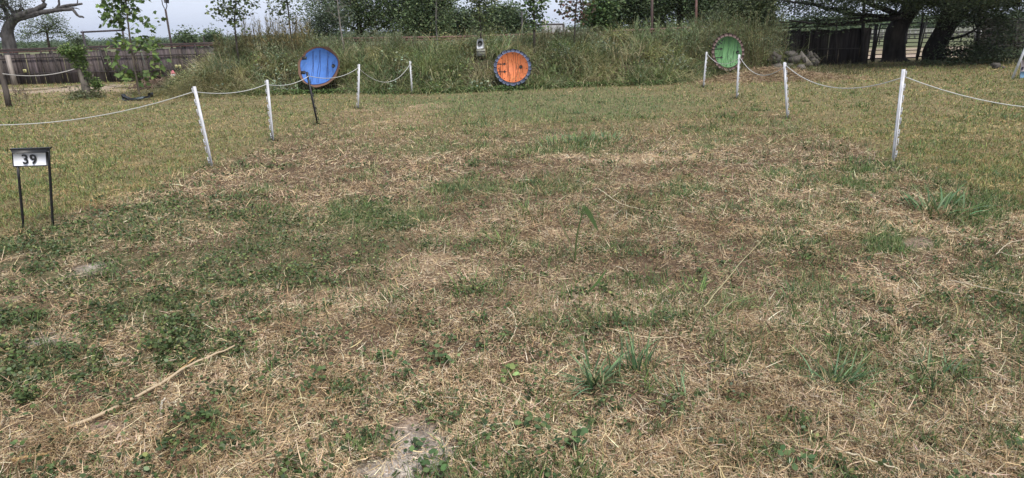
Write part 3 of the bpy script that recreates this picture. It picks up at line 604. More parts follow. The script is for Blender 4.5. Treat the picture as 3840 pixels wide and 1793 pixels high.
# saplings planted on the mound
SP = 'saplings planted on the mound'
def msap(label, pts, Yq, tr, blobs, ns, ntw, nlf, ls, col, bark=(.06, .05, .045), shape=OV, clump=.10):
    b0 = A(pts[0][0], pts[0][1], Yq); b0[2] = float(mz(b0[0], Yq))-.05
    return tree('sapling', label, [b0]+[A(p[0], p[1], Yq) for p in pts[1:]], tr, blobs, 0, ns, ntw, nlf, ls, col, bark, SP, shape, clump, 'sapling', .1, .4)
SG = [(.06, .085, .04), (.09, .12, .05), (.12, .15, .06)]
msap('leafy sapling furthest left on the mound, left of the golden weeds', [(885, 165), (880, 80), (895, -60)], 21.5, .03, [bl(830, 30, 21.5, 50, 25), bl(900, 25, 21.5, 60, 35), bl(870, 75, 21.5, 45, 30), bl(900, -40, 21.5, 60, 30)], 18, 90, 620, .10, SG)
msap('twin-stemmed thin sapling above the golden weeds', [(1092, 150), (1085, 80), (1070, -60)], 21.8, .03, [bl(1040, 20, 21.8, 45, 30), bl(1095, 30, 21.8, 38, 45), bl(1070, -30, 21.8, 60, 30), bl(1085, 80, 21.8, 40, 25)], 18, 90, 620, .08, SG)
msap('thin sapling rising directly behind the white lamp', [(1805, 155), (1800, 80), (1795, -50)], 21.0, .035, [bl(1800, 20, 21, 45, 35), bl(1780, 50, 21, 32, 30), bl(1825, 70, 21, 28, 45), bl(1790, -30, 21, 60, 30)], 20, 90, 800, .085, [(.09, .12, .05), (.14, .16, .06), (.07, .09, .04)])
msap('straight dark-stemmed sapling above the orange door', [(2003, 165), (2003, 80), (2000, -50)], 21.0, .04, [bl(1995, 30, 21, 30, 30), bl(2020, 10, 21, 45, 30), bl(2010, 75, 21, 35, 30), bl(2000, -30, 21, 55, 25)], 20, 90, 950, .09, [(.07, .11, .04), (.11, .16, .06)])
msap('nearly bare sapling with reddish leaves by the distant roof', [(2152, 130), (2158, 60), (2170, -50)], 21.4, .028, [bl(2140, 30, 21.4, 45, 35), bl(2180, 40, 21.4, 35, 45), bl(2165, -20, 21.4, 45, 30)], 18, 54, 420, .10, [(.14, .07, .055), (.10, .08, .05), (.07, .09, .04)])
msap('leafless grey sapling in front of the biggest tree', [(1290, 150), (1275, 90), (1262, -30)], 21.8, .028, [bl(1270, 30, 21.8, 70, 50)], 20, 40, 60, .05, SG, (.2, .18, .16))
msap('slim pale-barked sapling left of the white lamp', [(1640, 150), (1635, 70), (1640, -40)], 21.6, .026, [bl(1650, 40, 21.6, 45, 50), bl(1640, -20, 21.6, 45, 30)], 16, 50, 420, .05, SG, (.14, .13, .12))
# young sycamore left, with big lobed leaves
Ys = 20.6; b0 = A(525, 362, Ys); b0[2] = -.02
tree('sapling', 'young sycamore with big lobed leaves in front of the board fence', [b0, A(508, 270, Ys), A(488, 150, Ys), A(466, -50, Ys)], .035,
     [bl(450, 10, Ys, 60, 30), bl(420, 65, Ys, 32, 22), bl(510, 60, Ys, 25, 20), bl(565, 80, Ys, 20, 25), bl(400, 110, Ys, 18, 12), bl(480, 150, Ys, 60, 28), bl(430, 220, Ys, 30, 30), bl(570, 180, Ys, 28, 25), bl(580, 240, Ys, 26, 35), bl(460, 270, Ys, 28, 35), bl(545, 285, Ys, 40, 22), bl(480, -50, Ys, 70, 40)],
     0, 44, 120, 760, .14, [(.12, .18, .05), (.17, .24, .07), (.08, .13, .04)], (.12, .1, .08), None, LOBE, .1, 'sapling', .1, .5)
# vine covered stump
Yv = 20.2; b0 = A(338, 372, Yv); b0[2] = -.03
tree('tree_stump', 'leaning grey stump smothered in green vine in front of the fence', [b0, A(320, 320, Yv), A(300, 250, Yv), A(282, 200, Yv)], .13,
     [bl(275, 193, Yv, 45, 18), bl(295, 225, Yv, 30, 25), bl(318, 265, Yv, 22, 25), bl(362, 322, Yv, 18, 20), bl(240, 198, Yv, 20, 8), bl(342, 245, Yv, 12, 14)], 0, 20, 70, 4200, .055, [(.07, .12, .035), (.12, .18, .05), (.16, .22, .07)], (.16, .14, .12), None, OV, .05, 'tree stump')
b = MB(); n = 700; p = A(320, 358, Yv); P = p+rg.normal(0, 1, (n, 3))*[.25, .2, .12]; P[:, 2] = np.abs(P[:, 2])
leaves(b, P, .06, pal(n, [(.10, .13, .06), (.16, .17, .09)]), OV, .2); nn_ = 200; blades(b, P[:nn_]*[1, 1, .3], rg.uniform(0, 6.28, nn_), .3, .01, 1.2, .8, pal(nn_, [(.2, .17, .1), (.1, .12, .05)]), 4)
o = b.build('shrub', MV); tag(o, 'low scrubby growth round the foot of the vine covered stump', 'shrub')
# far left: old tree with dead limbs
tree('tree', 'old tree with thick rising trunk and dead limb at the top left', [A(35, 200, 33)*[1, 1, 0], A(35, 165, 33), A(30, 110, 33), A(55, 70, 33)], .34,
     [bl(30, 45, 33, 75, 32), bl(75, 30, 34, 45, 30), bl(0, 120, 33, 30, 30), bl(-60, 30, 33, 80, 70), bl(30, -40, 33, 90, 40)], 8, 40, 150, 7000, .075, [(.06, .08, .045), (.09, .11, .06)], bark=(.085, .08, .078), clump=.2,
     limbs=[(1., .2, [A(100, 50, 33), A(150, 30, 33), A(165, 5, 33), A(130, -40, 33)]), (1., .15, [A(120, 52, 33), A(190, 42, 33), A(235, 25, 33), A(310, 14, 33)]), (1., .13, [A(130, 50, 33), A(215, 38, 33), A(270, 35, 33), A(292, 58, 33), A(315, 66, 33)]), (.3, .12, [A(10, 140, 33), A(-20, 120, 33)]), (.9, .09, [A(170, 45, 33), A(215, 30, 33), A(222, 0, 33), A(215, -30, 33)]), (.95, .06, [A(240, 30, 33), A(285, 20, 33), A(292, 0, 33)]), (.95, .05, [A(250, 32, 33), A(298, 35, 33)])])
tree('tree', 'slender thin-crowned tree right of the old tree at the left', [A(185, 190, 44)*[1, 1, 0], A(180, 150, 44), A(178, 120, 44)], .09,
     [bl(195, 80, 44, 45, 28), bl(215, 115, 44, 40, 26), bl(130, 105, 44, 50, 30), bl(255, 140, 44, 22, 12), bl(90, 130, 44, 35, 22)], 14, 60, 150, 3600, .1, [(.09, .125, .06), (.12, .155, .075)], clump=.2)
tree('tree', 'small low tree between the thin-crowned tree and the pipe frame', [A(290, 175, 60)*[1, 1, 0], A(290, 160, 60), A(290, 150, 60)], .08, [bl(290, 152, 60, 25, 16)], 4, 20, 40, 900, .14, [(.09, .12, .06)], clump=.25)
# right: two mesquites over the gates
RT = 'mesquites over the gates'
HS = [(.05, .07, .035), (.07, .09, .045), (.035, .05, .026)]
HG = [(.09, .12, .065), (.06, .085, .045), (.12, .15, .08)]
tree('tree', 'left mesquite with flared dark trunk leaning right over the metal gates', [A(3350, 225, 27.5)*[1, 1, 0], A(3352, 180, 27.5), A(3358, 120, 27.5), A(3395, 60, 27.5), A(3450, -10, 27.5), A(3480, -60, 27.5)], .46,
     [bl(3000, -10, 26, 170, 45), bl(3120, 30, 25, 150, 45), bl(3250, 0, 25, 130, 45), bl(3350, 40, 26, 50, 40), bl(3080, 70, 25, 80, 22), bl(3300, -60, 25, 250, 60, 3.5), bl(3030, 110, 25, 70, 35), bl(3290, 60, 26, 60, 22), bl(3330, -190, 23.5, 330, 60, 3.6)], 34, 240, 800, 30000, .085, HG+HS, bark=(.03, .027, .025), group=RT, clump=.2, droop=.3,  # last blob: unseen overhead foliage, added to shade the ground below
     limbs=[(.6, .13, [A(3300, 30, 27), A(3200, -10, 26), A(3100, -30, 25)]), (.62, .1, [A(3280, 60, 27), A(3180, 50, 26), A(3060, 20, 25), A(2950, 5, 25)]), (.6, .08, [A(3250, 80, 26), A(3130, 90, 25), A(3040, 85, 24.5), A(2960, 78, 24)]), (.8, .12, [A(3300, -20, 26), A(3200, -60, 26)])], nd=360)
tree('tree', 'right mesquite with twin thick trunk beside the right board fence', [A(3500, 245, 26)*[1, 1, 0], A(3500, 190, 26), A(3540, 110, 26), A(3560, 40, 26), A(3590, -40, 26)], .42,
     [bl(3530, 160, 25.2, 45, 30), bl(3570, 60, 25, 110, 40), bl(3700, 40, 25, 120, 50), bl(3800, 60, 24.5, 90, 60), bl(3620, -40, 25, 250, 60, 4.), bl(3640, 190, 25.2, 75, 30), bl(3560, 220, 25, 90, 22), bl(3720, 130, 25, 80, 45), bl(3700, 200, 24.6, 90, 28), bl(3820, 150, 24.6, 70, 50), bl(3460, 30, 25, 60, 30)], 34, 220, 800, 42000, .085, HG+HS, bark=(.028, .025, .023), group=RT, clump=.2, droop=.3,
     limbs=[(.35, .26, [A(3560, 110, 26), A(3610, 40, 26), A(3640, -40, 26)]), (.6, .1, [A(3600, 70, 25.5), A(3700, 30, 25), A(3820, 20, 24.5)]), (.4, .07, [A(3590, 140, 25.3), A(3660, 110, 25), A(3690, 60, 25)]), (.2, .06, [A(3560, 200, 25.2), A(3620, 190, 25), A(3680, 205, 25)])], nd=260)
# shrubs around the feet of the mesquites
b = MB(); n = 7000
x = rg.uniform(15.3, 24, n); y = 24.8+.12*(x-16)+rg.normal(0, .45, n); hz = (.15+.75*sst(16.5, 18.5, x)*fbm(x*.9, y*.9, 91))*rg.random(n)
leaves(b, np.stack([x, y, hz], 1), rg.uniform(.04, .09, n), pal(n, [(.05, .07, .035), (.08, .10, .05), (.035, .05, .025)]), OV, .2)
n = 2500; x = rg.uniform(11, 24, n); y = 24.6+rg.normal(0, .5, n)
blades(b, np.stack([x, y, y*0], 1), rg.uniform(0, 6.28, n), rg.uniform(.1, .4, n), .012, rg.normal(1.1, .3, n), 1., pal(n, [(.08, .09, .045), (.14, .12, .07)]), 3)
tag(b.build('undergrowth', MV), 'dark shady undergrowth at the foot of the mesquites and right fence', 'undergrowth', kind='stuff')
# far tree line
b = MB()
for (Yt, n, x0, x1, zh, s) in ((150, 70, -130, -12, 2.3, .35), (230, 100, -200, 0, 2.8, .45), (420, 170, -380, 60, 4., .8), (130, 40, 60, 140, 3., .5), (110, 26, -5, 60, 3., .4), (200, 80, 40, 220, 3.6, .6)):
    for i in range(n):
        cx = rg.uniform(x0, x1); cy = Yt*rg.uniform(.9, 1.1); r = zh*rg.uniform(.6, 1.3); m_ = 260
        P = np.array([cx, cy, r*.42])+rg.normal(0, 1, (m_, 3))*[r*.55, r*.4, r*.25]; P[:, 2] = np.maximum(P[:, 2], .1)
        leaves(b, P, s*rg.uniform(.6, 1.4, m_), pal(m_, [np.array((.07, .10, .045))*rg.uniform(.8, 1.3)], None, .2), RH, .3)
tag(b.build('distant_woods', MV), 'low distant woods running along the horizon', 'woods', kind='stuff')
def ftree(label, u, vb, vt, Yt, ru, col=MDG):
    tree('tree', label, [A(u, vb, Yt)*[1, 1, 0], A(u, vb, Yt), A(u, (vb+vt)/2, Yt)], .2, [bl(u, vt+(vb-vt)*.45, Yt, ru, (vb-vt)*.5), bl(u-ru*.5, vt+(vb-vt)*.65, Yt, ru*.6, (vb-vt)*.3), bl(u+ru*.55, vt+(vb-vt)*.65, Yt, ru*.6, (vb-vt)*.3)], 6, 20, 60, 2200, .0032*Yt+.05, col, clump=.006*Yt, group='distant trees beyond the board fence')
ftree('rounded pale green distant tree beyond the fence, right of the lamp pole', 700, 168, 137, 110, 22, [(.10, .14, .055), (.12, .17, .07)])
ftree('darker distant tree just left of the mound, beyond the fence', 798, 165, 134, 100, 22)

# ------------------------------------------------------------------ site sign
p = A(141, 862, 5.77); sx = p[0]; o = empty('site_sign', (sx, 5.77, 0), R(8)); tag(o, 'small black framed sign on two legs reading 39', 'sign')
def sg(u, v): q = A(u, v, 5.77); return np.array([q[0]-sx, 0, q[2]])
BK = (.012, .012, .013)
for (a0, a1) in (((68, 625), (92, 868)), ((172, 560), (193, 866))):
    t_, b_ = sg(*a0), sg(*a1); b_[2] = -.05; mb = MB(); mb.tube(path([b_, (t_+b_)/2, t_], 6, .0005), .0125, BK, 4); mb.build('leg', MBLACK, o)
c4 = [sg(51, 574), sg(165, 574), sg(169, 622), sg(56, 622)]
mb = MB(); mb.prism([(q[0], q[2]) for q in c4[::-1]], -.006, .012, (.78, .79, .84)); pan = mb.build('panel', MSIGN, o)
mb = MB(); tp = [sg(40, 557), sg(180, 556), sg(176, 562), sg(166, 574), sg(50, 574), sg(45, 563)]
mb.prism([(q[0], q[2]) for q in tp[::-1]], -.014, .03, BK); mb.build('cap', MBLACK, o)
mb = MB(); rp = [sg(165, 572), sg(175, 572), sg(178, 624), sg(169, 624)]; mb.prism([(q[0], q[2]) for q in rp[::-1]], -.012, .02, BK)
rp = [sg(48, 574), sg(51, 574), sg(56, 624), sg(53, 624)]; mb.prism([(q[0], q[2]) for q in rp[::-1]], -.012, .02, BK)
rp = [sg(56, 621), sg(169, 621), sg(169, 625), sg(56, 625)]; mb.prism([(q[0], q[2]) for q in rp[::-1]], -.010, .02, BK); mb.build('frame', MBLACK, o)
cu = bpy.data.curves.new('n39', 'FONT'); cu.body = '39'; cu.size = .118; cu.offset = .0022; cu.extrude = .0015; cu.align_x = 'CENTER'; cu.align_y = 'CENTER'; cu.space_character = 1.12
to = bpy.data.objects.new('n39', cu); sc.collection.objects.link(to); bpy.context.view_layer.update()
me = bpy.data.meshes.new_from_object(to); bpy.data.objects.remove(to)
me.materials.clear(); mk2 = bpy.data.materials.new('number_black'); mk2.use_nodes = True; mk2.node_tree.nodes['Principled BSDF'].inputs['Base Color'].default_value = (.01, .01, .012, 1); me.materials.append(mk2)
no = link(bpy.data.objects.new('number', me), pan); q = sg(110, 599); no.location = (q[0], -.0135, q[2]); no.rotation_euler = (R(90), R(3), 0)

# ------------------------------------------------------------------ rope fence
WH = (.66, .665, .70)
def post(label, bu, bv, tu, tv, side, col=WH, m=MPLAST, Yp=None):
    B = G(bu, bv) if Yp is None else A(bu, bv, Yp); T = A(tu, tv, B[1]); ax = T-B; L = np.linalg.norm(ax); ax /= L
    o = empty('fence_post', (B[0], B[1], float(gz(B[0], B[1]))-.02)); tag(o, label, 'fence post', 'step-in posts of the rope fence')
    sd_ = np.array([side, 0, 0.]); sd_ -= ax*sd_.dot(ax); sd_ /= np.linalg.norm(sd_); fr = np.cross(ax, sd_)
    RM = np.stack([sd_, fr, ax], 1); mb = MB()
    zz = [-.05, .25*L, L]; wv = [.022, .032, .036]
    V = []; 
    for z_, w_ in zip(zz, wv):
        for a_, c_ in ((-1, -1), (1, -1), (1, 1), (-1, 1)): V.append(RM @ np.array([a_*w_/2, c_*.009, z_]))
    F = [[4*k_+i, 4*k_+(i+1) % 4, 4*k_+4+(i+1) % 4, 4*k_+4+i] for k_ in range(2) for i in range(4)]+[[0, 3, 2, 1], [8, 9, 10, 11]]
    mb.add(V, F, col); mb.box(RM @ np.array([0, 0, (L+.0)/2+.02]), (.007, .026, L*.93), col, RM); mb.build('shaft', m, o)
    for i, h in enumerate([.955, .82, .70, .575, .47, .345, .25, .12]):
        z0 = h*L; mb = MB(); w_ = .017; hh = .075 if i else .06
        mb.box(RM @ np.array([.018+w_*.5, 0, z0-hh/2]), (w_, .010, .007), col, RM)
        mb.box(RM @ np.array([.018+w_, 0, z0]), (.007, .010, hh), col, RM)
        mb.box(RM @ np.array([.018+w_*.6, 0, z0+hh/2-.01]), (w_*.8, .010, .006), col, RM)
        if i % 2: mb.box(RM @ np.array([.018+w_*.4, 0, z0-hh*.1]), (w_*.5, .010, .02), col, RM)
        mb.build('rope_clip', m, o)
    return B, T, sd_
PO = {}
PO['l1'] = post('nearest white post of the left rope line, leaning left', 797, 628, 727, 316, -1)
PO['l2'] = post('second nearest white post of the left rope line', 1025, 532, 1001, 296, -1)
PO['bk'] = post('only black post, crossing the blue door, in the left rope line', 1192, 470, 1150, 268, 1, (.012, .012, .014), MBLACK)
PO['l4'] = post('white post just right of the blue door', 1343, 412, 1347, 240, -1)
PO['l5'] = post('farthest white post of the left line, left of the orange door', 1545, 352, 1537, 225, 1)
PO['r1'] = post('farthest white post of the right line, left of the green door', 2637, 327, 2650, 190, 1)
PO['r2'] = post('white post standing in front of the green door', 2762, 370, 2772, 200, 1)
PO['r3'] = post('white post of the right line in front of the broken slabs', 2953, 443, 2942, 228, 1)
PO['r4'] = post('nearest and tallest white post of the right rope line', 3347, 616, 3389, 257, 1)
def att(k, f=.915): B, T, s_ = PO[k]; return B+(T-B)*f+s_*.022
def rope(label, segs, r=.0062, col=(.52, .52, .49)):
    P = []
    for a_, b_, sag in segs:
        n_ = 22; t_ = np.linspace(0, 1, n_)[:, None]; P.append((a_*(1-t_)+b_*t_-np.array([0, 0, 4*sag])*t_*(1-t_))[:(n_-1)])
    P.append(np.array([segs[-1][1]])); mb = MB(); mb.tube(np.concatenate(P), r, col, 6); tag(mb.build('rope', MROPE, smooth=True), label, 'rope', 'ropes strung between posts')
def mids(a_, b_, u, v):       # sag that puts the rope's middle on the photographed curve
    m_ = (a_+b_)/2; q = A(u, v, m_[1]); return max(.01, m_[2]-q[2])
l0 = np.array([-9.3, 8.9, .98])
sg_ = [(l0, att('l1'), .37)]
for a_, b_, u, v in (('l1', 'l2', 860, 348), ('l2', 'bk', 1075, 317), ('bk', 'l4', 1245, 291), ('l4', 'l5', 1440, 308)): sg_.append((att(a_), att(b_), mids(att(a_), att(b_), u, v)))
rope('white rope sagging along the left posts', sg_)
r5 = np.array([9.6, 8.3, .98]); sg_ = []
for a_, b_, u, v in (('r1', 'r2', 2710, 240), ('r2', 'r3', 2855, 280), ('r3', 'r4', 3110, 327)): sg_.append((att(a_), att(b_), mids(att(a_), att(b_), u, v)))
sg_.append((att('r4'), r5, .46)); rope('white rope sagging along the right posts', sg_)

# ------------------------------------------------------------------ the three round doors
def circ(r, n=48, w=0., ph=0): 
    a_ = np.linspace(0, 2*np.pi, n, endpoint=False); rr = r*(1+w*np.sin(a_*5+ph)+w*.6*np.sin(a_*9+2*ph+1)); return np.stack([rr*np.cos(a_), rr*np.sin(a_)], 1)
def grain(mb, r, col, xs, wob, y, w=.008, dash=None, tilt=0.):
    for x0 in xs:
        h = math.sqrt(max(0, (r*.97)**2-x0**2)); a0, a1 = (-h, h)
        if dash is not None:
            c0 = rg.uniform(-.8, .8)*h; ln = rg.uniform(.06, dash); a0, a1 = max(-h, c0-ln), min(h, c0+ln)
        if a1-a0 < .03: continue
        zz = np.linspace(a0, a1, 9); ph = rg.uniform(0, 6); xx = x0+wob*np.sin(zz*6+ph)-tilt*zz
        ww = w*(.6+.4*np.sin(np.linspace(.2, 2.9, 9)))/2
        mb.prism(np.concatenate([np.stack([xx+ww, zz], 1), np.stack([xx-ww, zz], 1)[::-1]]), y-.0025, y-.0005, col)
def hinge(mb, x0, z0, L, y, s=1.):
    mb.prism([(x0, z0-.009), (x0+L*.75, z0-.009), (x0+L*.75, z0+.009), (x0, z0+.009)], y-.006, y, BK)
    for (cx, k_) in ((.32, .022), (.72, .04)):
        mb.prism([(x0+L*cx-k_*.7*s, z0), (x0+L*cx, z0-k_*s), (x0+L*cx+k_*.7*s, z0), (x0+L*cx, z0+k_*s)], y-.007, y-.001, BK)
    mb.prism([(x0+L*.72, z0-.018), (x0+L, z0), (x0+L*.72, z0+.018)], y-.0065, y-.0005, BK)
def door(label, P, uw, tilt, yaw):
    o = empty('round_door', P, yaw); o.rotation_euler = (R(-tilt), 0, yaw); tag(o, label, 'round door', 'painted round doors on the mound'); return o
def shifted(mb, dz):
    for V in mb.V: V[:, 2] += dz
    return mb
# blue: 1117..1273 px wide = r
def lift(P, r): return P
rb = (1274-1117)/2*19.65/FPX*1.01; o = door('round blue plank door with brown bark rim at the left', A(1189, 326, 19.65), 0, 27, R(-6))
mb = MB(); ang = np.linspace(0, 2*np.pi, 56, endpoint=False); rim = rb*(1+.015*np.sin(ang*7)+.012*np.sin(ang*11+1)); mb.prism(np.stack([rim*np.cos(ang), rim*np.sin(ang)], 1), 0, .018, (.16, .09, .062)); shifted(mb, rb).build('rim', MPAINT, o)
inn = rb*(.885+.025*np.sin(ang*3+1.2)+.02*np.sin(ang*5)); inn = np.where((ang > 2.45) & (ang < 2.8), rb*.84, inn)
mb = MB(); mb.prism(np.stack([(inn+.012)*np.cos(ang), (inn+.012)*np.sin(ang)], 1), -.004, -.001, (.03, .03, .12)); mb.prism(np.stack([inn*np.cos(ang), inn*np.sin(ang)], 1), -.008, -.002, (.065, .165, .46))
grain(mb, inn.min(), (.02, .035, .12), [-.19, -.16, .0, .045, .27, .3], .02, -.009, .013); grain(mb, inn.min()*.97, (.02, .035, .12), [-.42, -.1, .25, .42, .46], .008, -.009, .01, .25)
pn = shifted(mb, rb).build('door_panel', MPAINT, o)
for zz in (.265, -.185): mb = MB(); mb.box((-rb*.80+.06, -.013, zz+rb), (.14, .014, .09), BK); mb.build('hinge', MBLACK, pn)
mb = MB(); mb.prism(circ(.052, 20)+[rb*.72, 0], -.03, -.009, BK); shifted(mb, rb).build('knob', MBLACK, pn)
def stonedoor(label, P, r, tilt, yaw, stone, line, panel, gcol, nst, gx, knob, hz, gt=0., dstone=None):
    o = door(label, P, 0, tilt, yaw)
    mb = MB(); mb.prism(circ(r*.985, 48, .006), 0, .018, line)
    a_ = np.cumsum(np.concatenate([[0], rg.uniform(.7, 1.4, nst)])); a_ = a_/a_[-1]*2*np.pi
    for i in range(nst):
        g_ = .018; t0, t1 = a_[i]+g_, a_[i+1]-g_; ro_ = r*rg.uniform(.965, 1.0); ri = r*.83
        th = np.linspace(t0, t1, 6); f = np.array([.95, 1, 1.01, 1.01, 1, .95])
        out = np.stack([ro_*f*np.cos(th), ro_*f*np.sin(th)], 1); inr = np.stack([ri*np.cos(th), ri*np.sin(th)], 1)[::-1]
        cc = np.array(stone)*rg.uniform(.85, 1.12); mb.prism(np.concatenate([out, inr]), -.006, -.0005, cc)
        if dstone is not None:
            th = np.linspace(t0+.25*(t1-t0), t1-.25*(t1-t0), 5); mb.prism(np.concatenate([np.stack([r*.95*np.cos(th), r*.95*np.sin(th)], 1), np.stack([r*.88*np.cos(th), r*.88*np.sin(th)], 1)[::-1]]), -.0075, -.0062, np.array(dstone))
    shifted(mb, r).build('stone_surround', MPAINT, o)
    rp_ = r*.82; mb = MB(); mb.prism(circ(rp_, 48), -.010, -.001, panel)
    grain(mb, rp_, gcol, gx, .008, -.011, .011, None, gt); grain(mb, rp_, gcol, list(rg.uniform(-rp_*.85, rp_*.85, 34)), .006, -.011, .009, .17, gt)
    for k_ in range(15):
        t0 = k_/15*6.283+.3; mb.prism(circ(.014, 8)+[rp_*.91*math.cos(t0), rp_*.91*math.sin(t0)], -.0155, -.0115, (.012, .01, .01))
    pn = shifted(mb, r).build('door_panel', MPAINT, o)
    for z0 in hz: mb = MB(); hinge(mb, -rp_*.97, z0, .28, -.012, 1.15); shifted(mb, r).build('hinge', MBLACK, pn)
    mb = MB(); mb.prism(circ(.042, 20)+[knob[0]*rp_, knob[1]*rp_], -.04, -.011, BK); shifted(mb, r).build('knob', MBLACK, pn)
    return o, pn, rp_
ro1 = (1995-1851)/2*19.15/FPX*.975
P1 = A(1924, 322, 19.15)
stonedoor('round orange plank door with blue-grey stone surround in the middle', P1, ro1, 24, R(0), (.115, .135, .205), (.012, .014, .03), (.58, .17, .065), (.09, .025, .012), 22, [-.13, .09, -.28], (.53, 0.0), (.10, -.13), 0, (.06, .07, .115))
ro2 = (2797-2663)/2*21.0/FPX*1.0
P2 = A(2732, 266, 21.0)
o, pn, rp_ = stonedoor('round green plank door with brownish stone surround at the right', P2, ro2, 10, R(14), (.14, .095, .085), (.02, .013, .013), (.11, .24, .10), (.02, .06, .03), 25, [-.2, 0., .2, .33], (.66, -.03), (.10, -.16), -.18)
mb = MB()
for (a_, c_, s_) in ((-.93, .37, .05), (-.77, .5, .055), (-.62, .63, .045), (-.52, .56, .035), (-.45, .74, .035), (-.38, .82, .02)):
    for th in (0.3, 2.2, 4.4):
        q = np.array([[0, -.3], [.35, .3], [0, 1.1], [-.35, .3]])*s_; ca, sa = math.cos(th), math.sin(th); q = q @ np.array([[ca, sa], [-sa, ca]]); mb.prism(q+[a_*rp_*.98, c_*rp_], -.016-.001*th, -.0115, BK)
shifted(mb, ro2).build('ivy_sprig', MBLACK, pn)

# ------------------------------------------------------------------ white lamp on a block above the orange door
Yl = 20.6; q = A(1804, 204, Yl); o = empty('concrete_block', q); tag(o, 'grey concrete block under the white lamp on the mound', 'block')
k_ = Yl/FPX*1.03; mb = MB(); mb.box((0, 0, 6*k_), (30*k_, .2, 24*k_), (.28, .28, .24)); mb.build('block', MSTONE, o)
q = A(1803, 191, Yl); o = empty('spotlight', q); tag(o, 'white housed round lamp sitting on the concrete block', 'lamp')
mb = MB(); mb.prism(np.array([(-13, 8), (12, 9), (13, 22), (10, 38), (6, 41), (-7, 41), (-11, 38), (-13, 22)])*k_*.98, -.1, .12, (.78, .8, .84)); h_ = mb.build('housing', MPLAST, o)
mb = MB(); mb.prism(circ(8.2*k_, 28)+[-1*k_, 26*k_], -.13, -.101, (.012, .012, .014)); bz = mb.build('bezel', MBLACK, h_)
mb = MB(); mb.prism(circ(5*k_, 20)+[-1*k_, 26*k_], -.135, -.1305, (.04, .04, .045)); mb.build('lens', MBLACK, h_)
mb = MB(); mb.box((0, 0, 2.6*k_), (10*k_, .1, 10*k_), (.55, .6, .68)); mb.box((0, -.06, 8*k_), (22*k_, .05, 1.6*k_), BK); mb.box((0, 0, -1.7*k_), (30*k_, .22, 2*k_), (.03, .03, .03)); mb.build('bracket', MPLAST, o)

# ------------------------------------------------------------------ left board fence
FY = 28.5
def fence(label, u0, u1, topf, botf, Yf, col, gap=.03, lean=.015, wr=(.14, .3), rails=(), posts=(), railcol=(.035, .028, .026), name='board_fence'):
    a_ = A(u0, botf(u0), Yf); b_ = A(u1, botf(u1), Yf); o = empty(name, (a_[0], Yf, 0)); tag(o, label, 'fence')
    mb = MB(); xx = a_[0]
    while xx < b_[0]:
        ww = rg.uniform(*wr); U = np.interp(xx, [a_[0], b_[0]], [u0, u1]); tz = A(U, topf(U), Yf)[2]+rg.normal(0, .025)
        c_ = np.array(col)*rg.uniform(.6, 1.35)*(1, rg.uniform(.95, 1.02), rg.uniform(.92, 1.04)); ln = rg.normal(0, lean)
        RM = np.array(Matrix.Rotation(ln, 3, 'Y')); mb.box((xx-a_[0]+ww/2, rg.uniform(0, .02), (tz-.05)/2), (ww-.012, .022, tz+.05), c_, RM); xx += ww+max(0, rg.normal(0, gap*.3))
    mb.build('boards', MWOOD, o)
    for f in rails:
        P = [A(u, f(u), Yf-.07) for u in np.linspace(u0, u1, 9)]; mb = MB(); mb.tube(np.array(P)-[a_[0], Yf, 0]+rg.normal(0, .006, (9, 3)), .026, railcol, 6); mb.build('rail', MMETAL, o)
    for (ub, vb, ut, vt) in posts:
        mb = MB(); mb.tube(np.array([A(ub, vb, Yf-.12)*[1, 1, 0], A(ut, vt, Yf-.12)])-[a_[0], Yf, 0], .035, railcol, 7); mb.build('post', MMETAL, o)
    return o
li = lambda *p: (lambda u: float(np.interp(u, p[0::2], p[1::2])))
fence('long weathered grey board fence with dark pipe rails at the left', -160, 830, li(-160, 215, 0, 203, 150, 200, 400, 191, 700, 178, 830, 172), li(-160, 320, 0, 318, 400, 312, 830, 300), FY, (.088, .074, .072),
      rails=(li(-160, 224, 830, 202), li(-160, 285, 830, 256), li(-160, 197, 0, 192, 400, 178, 700, 168, 830, 163)),
      posts=((242, 318, 192, 190), (420, 312, 370, 178), (590, 305, 545, 175), (60, 320, 30, 195), (765, 300, 730, 165)))
o = empty('pipe_rail', A(0, 190, FY+1.2)*[1, 1, 0]); tag(o, 'rusty pipe rail running behind the top of the left board fence', 'rail'); off = np.array([o.location[0], o.location[1], 0])
mb = MB(); mb.tube(np.array([A(u, li(-160, 196, 0, 188, 330, 176, 830, 160)(u), FY+1.2) for u in range(-160, 831, 90)])-off, .04, (.05, .03, .028), 6); mb.build('rail', MMETAL, o)
mb = MB(); mb.tube(np.array([A(u, li(-160, 206, 0, 198, 330, 186, 830, 168)(u), FY+1.2) for u in range(-160, 831, 90)])-off, .025, (.10, .045, .04), 6); mb.build('rail', MMETAL, o)
for i in range(9):
    u = -60+i*105; t_ = A(u, li(-160, 206, 0, 190, 330, 176, 830, 160)(u), FY+1.2); mb = MB(); mb.tube(np.array([[t_[0], t_[1], 0], t_])-off, .035, (.05, .035, .03), 6); mb.build('post', MMETAL, o)
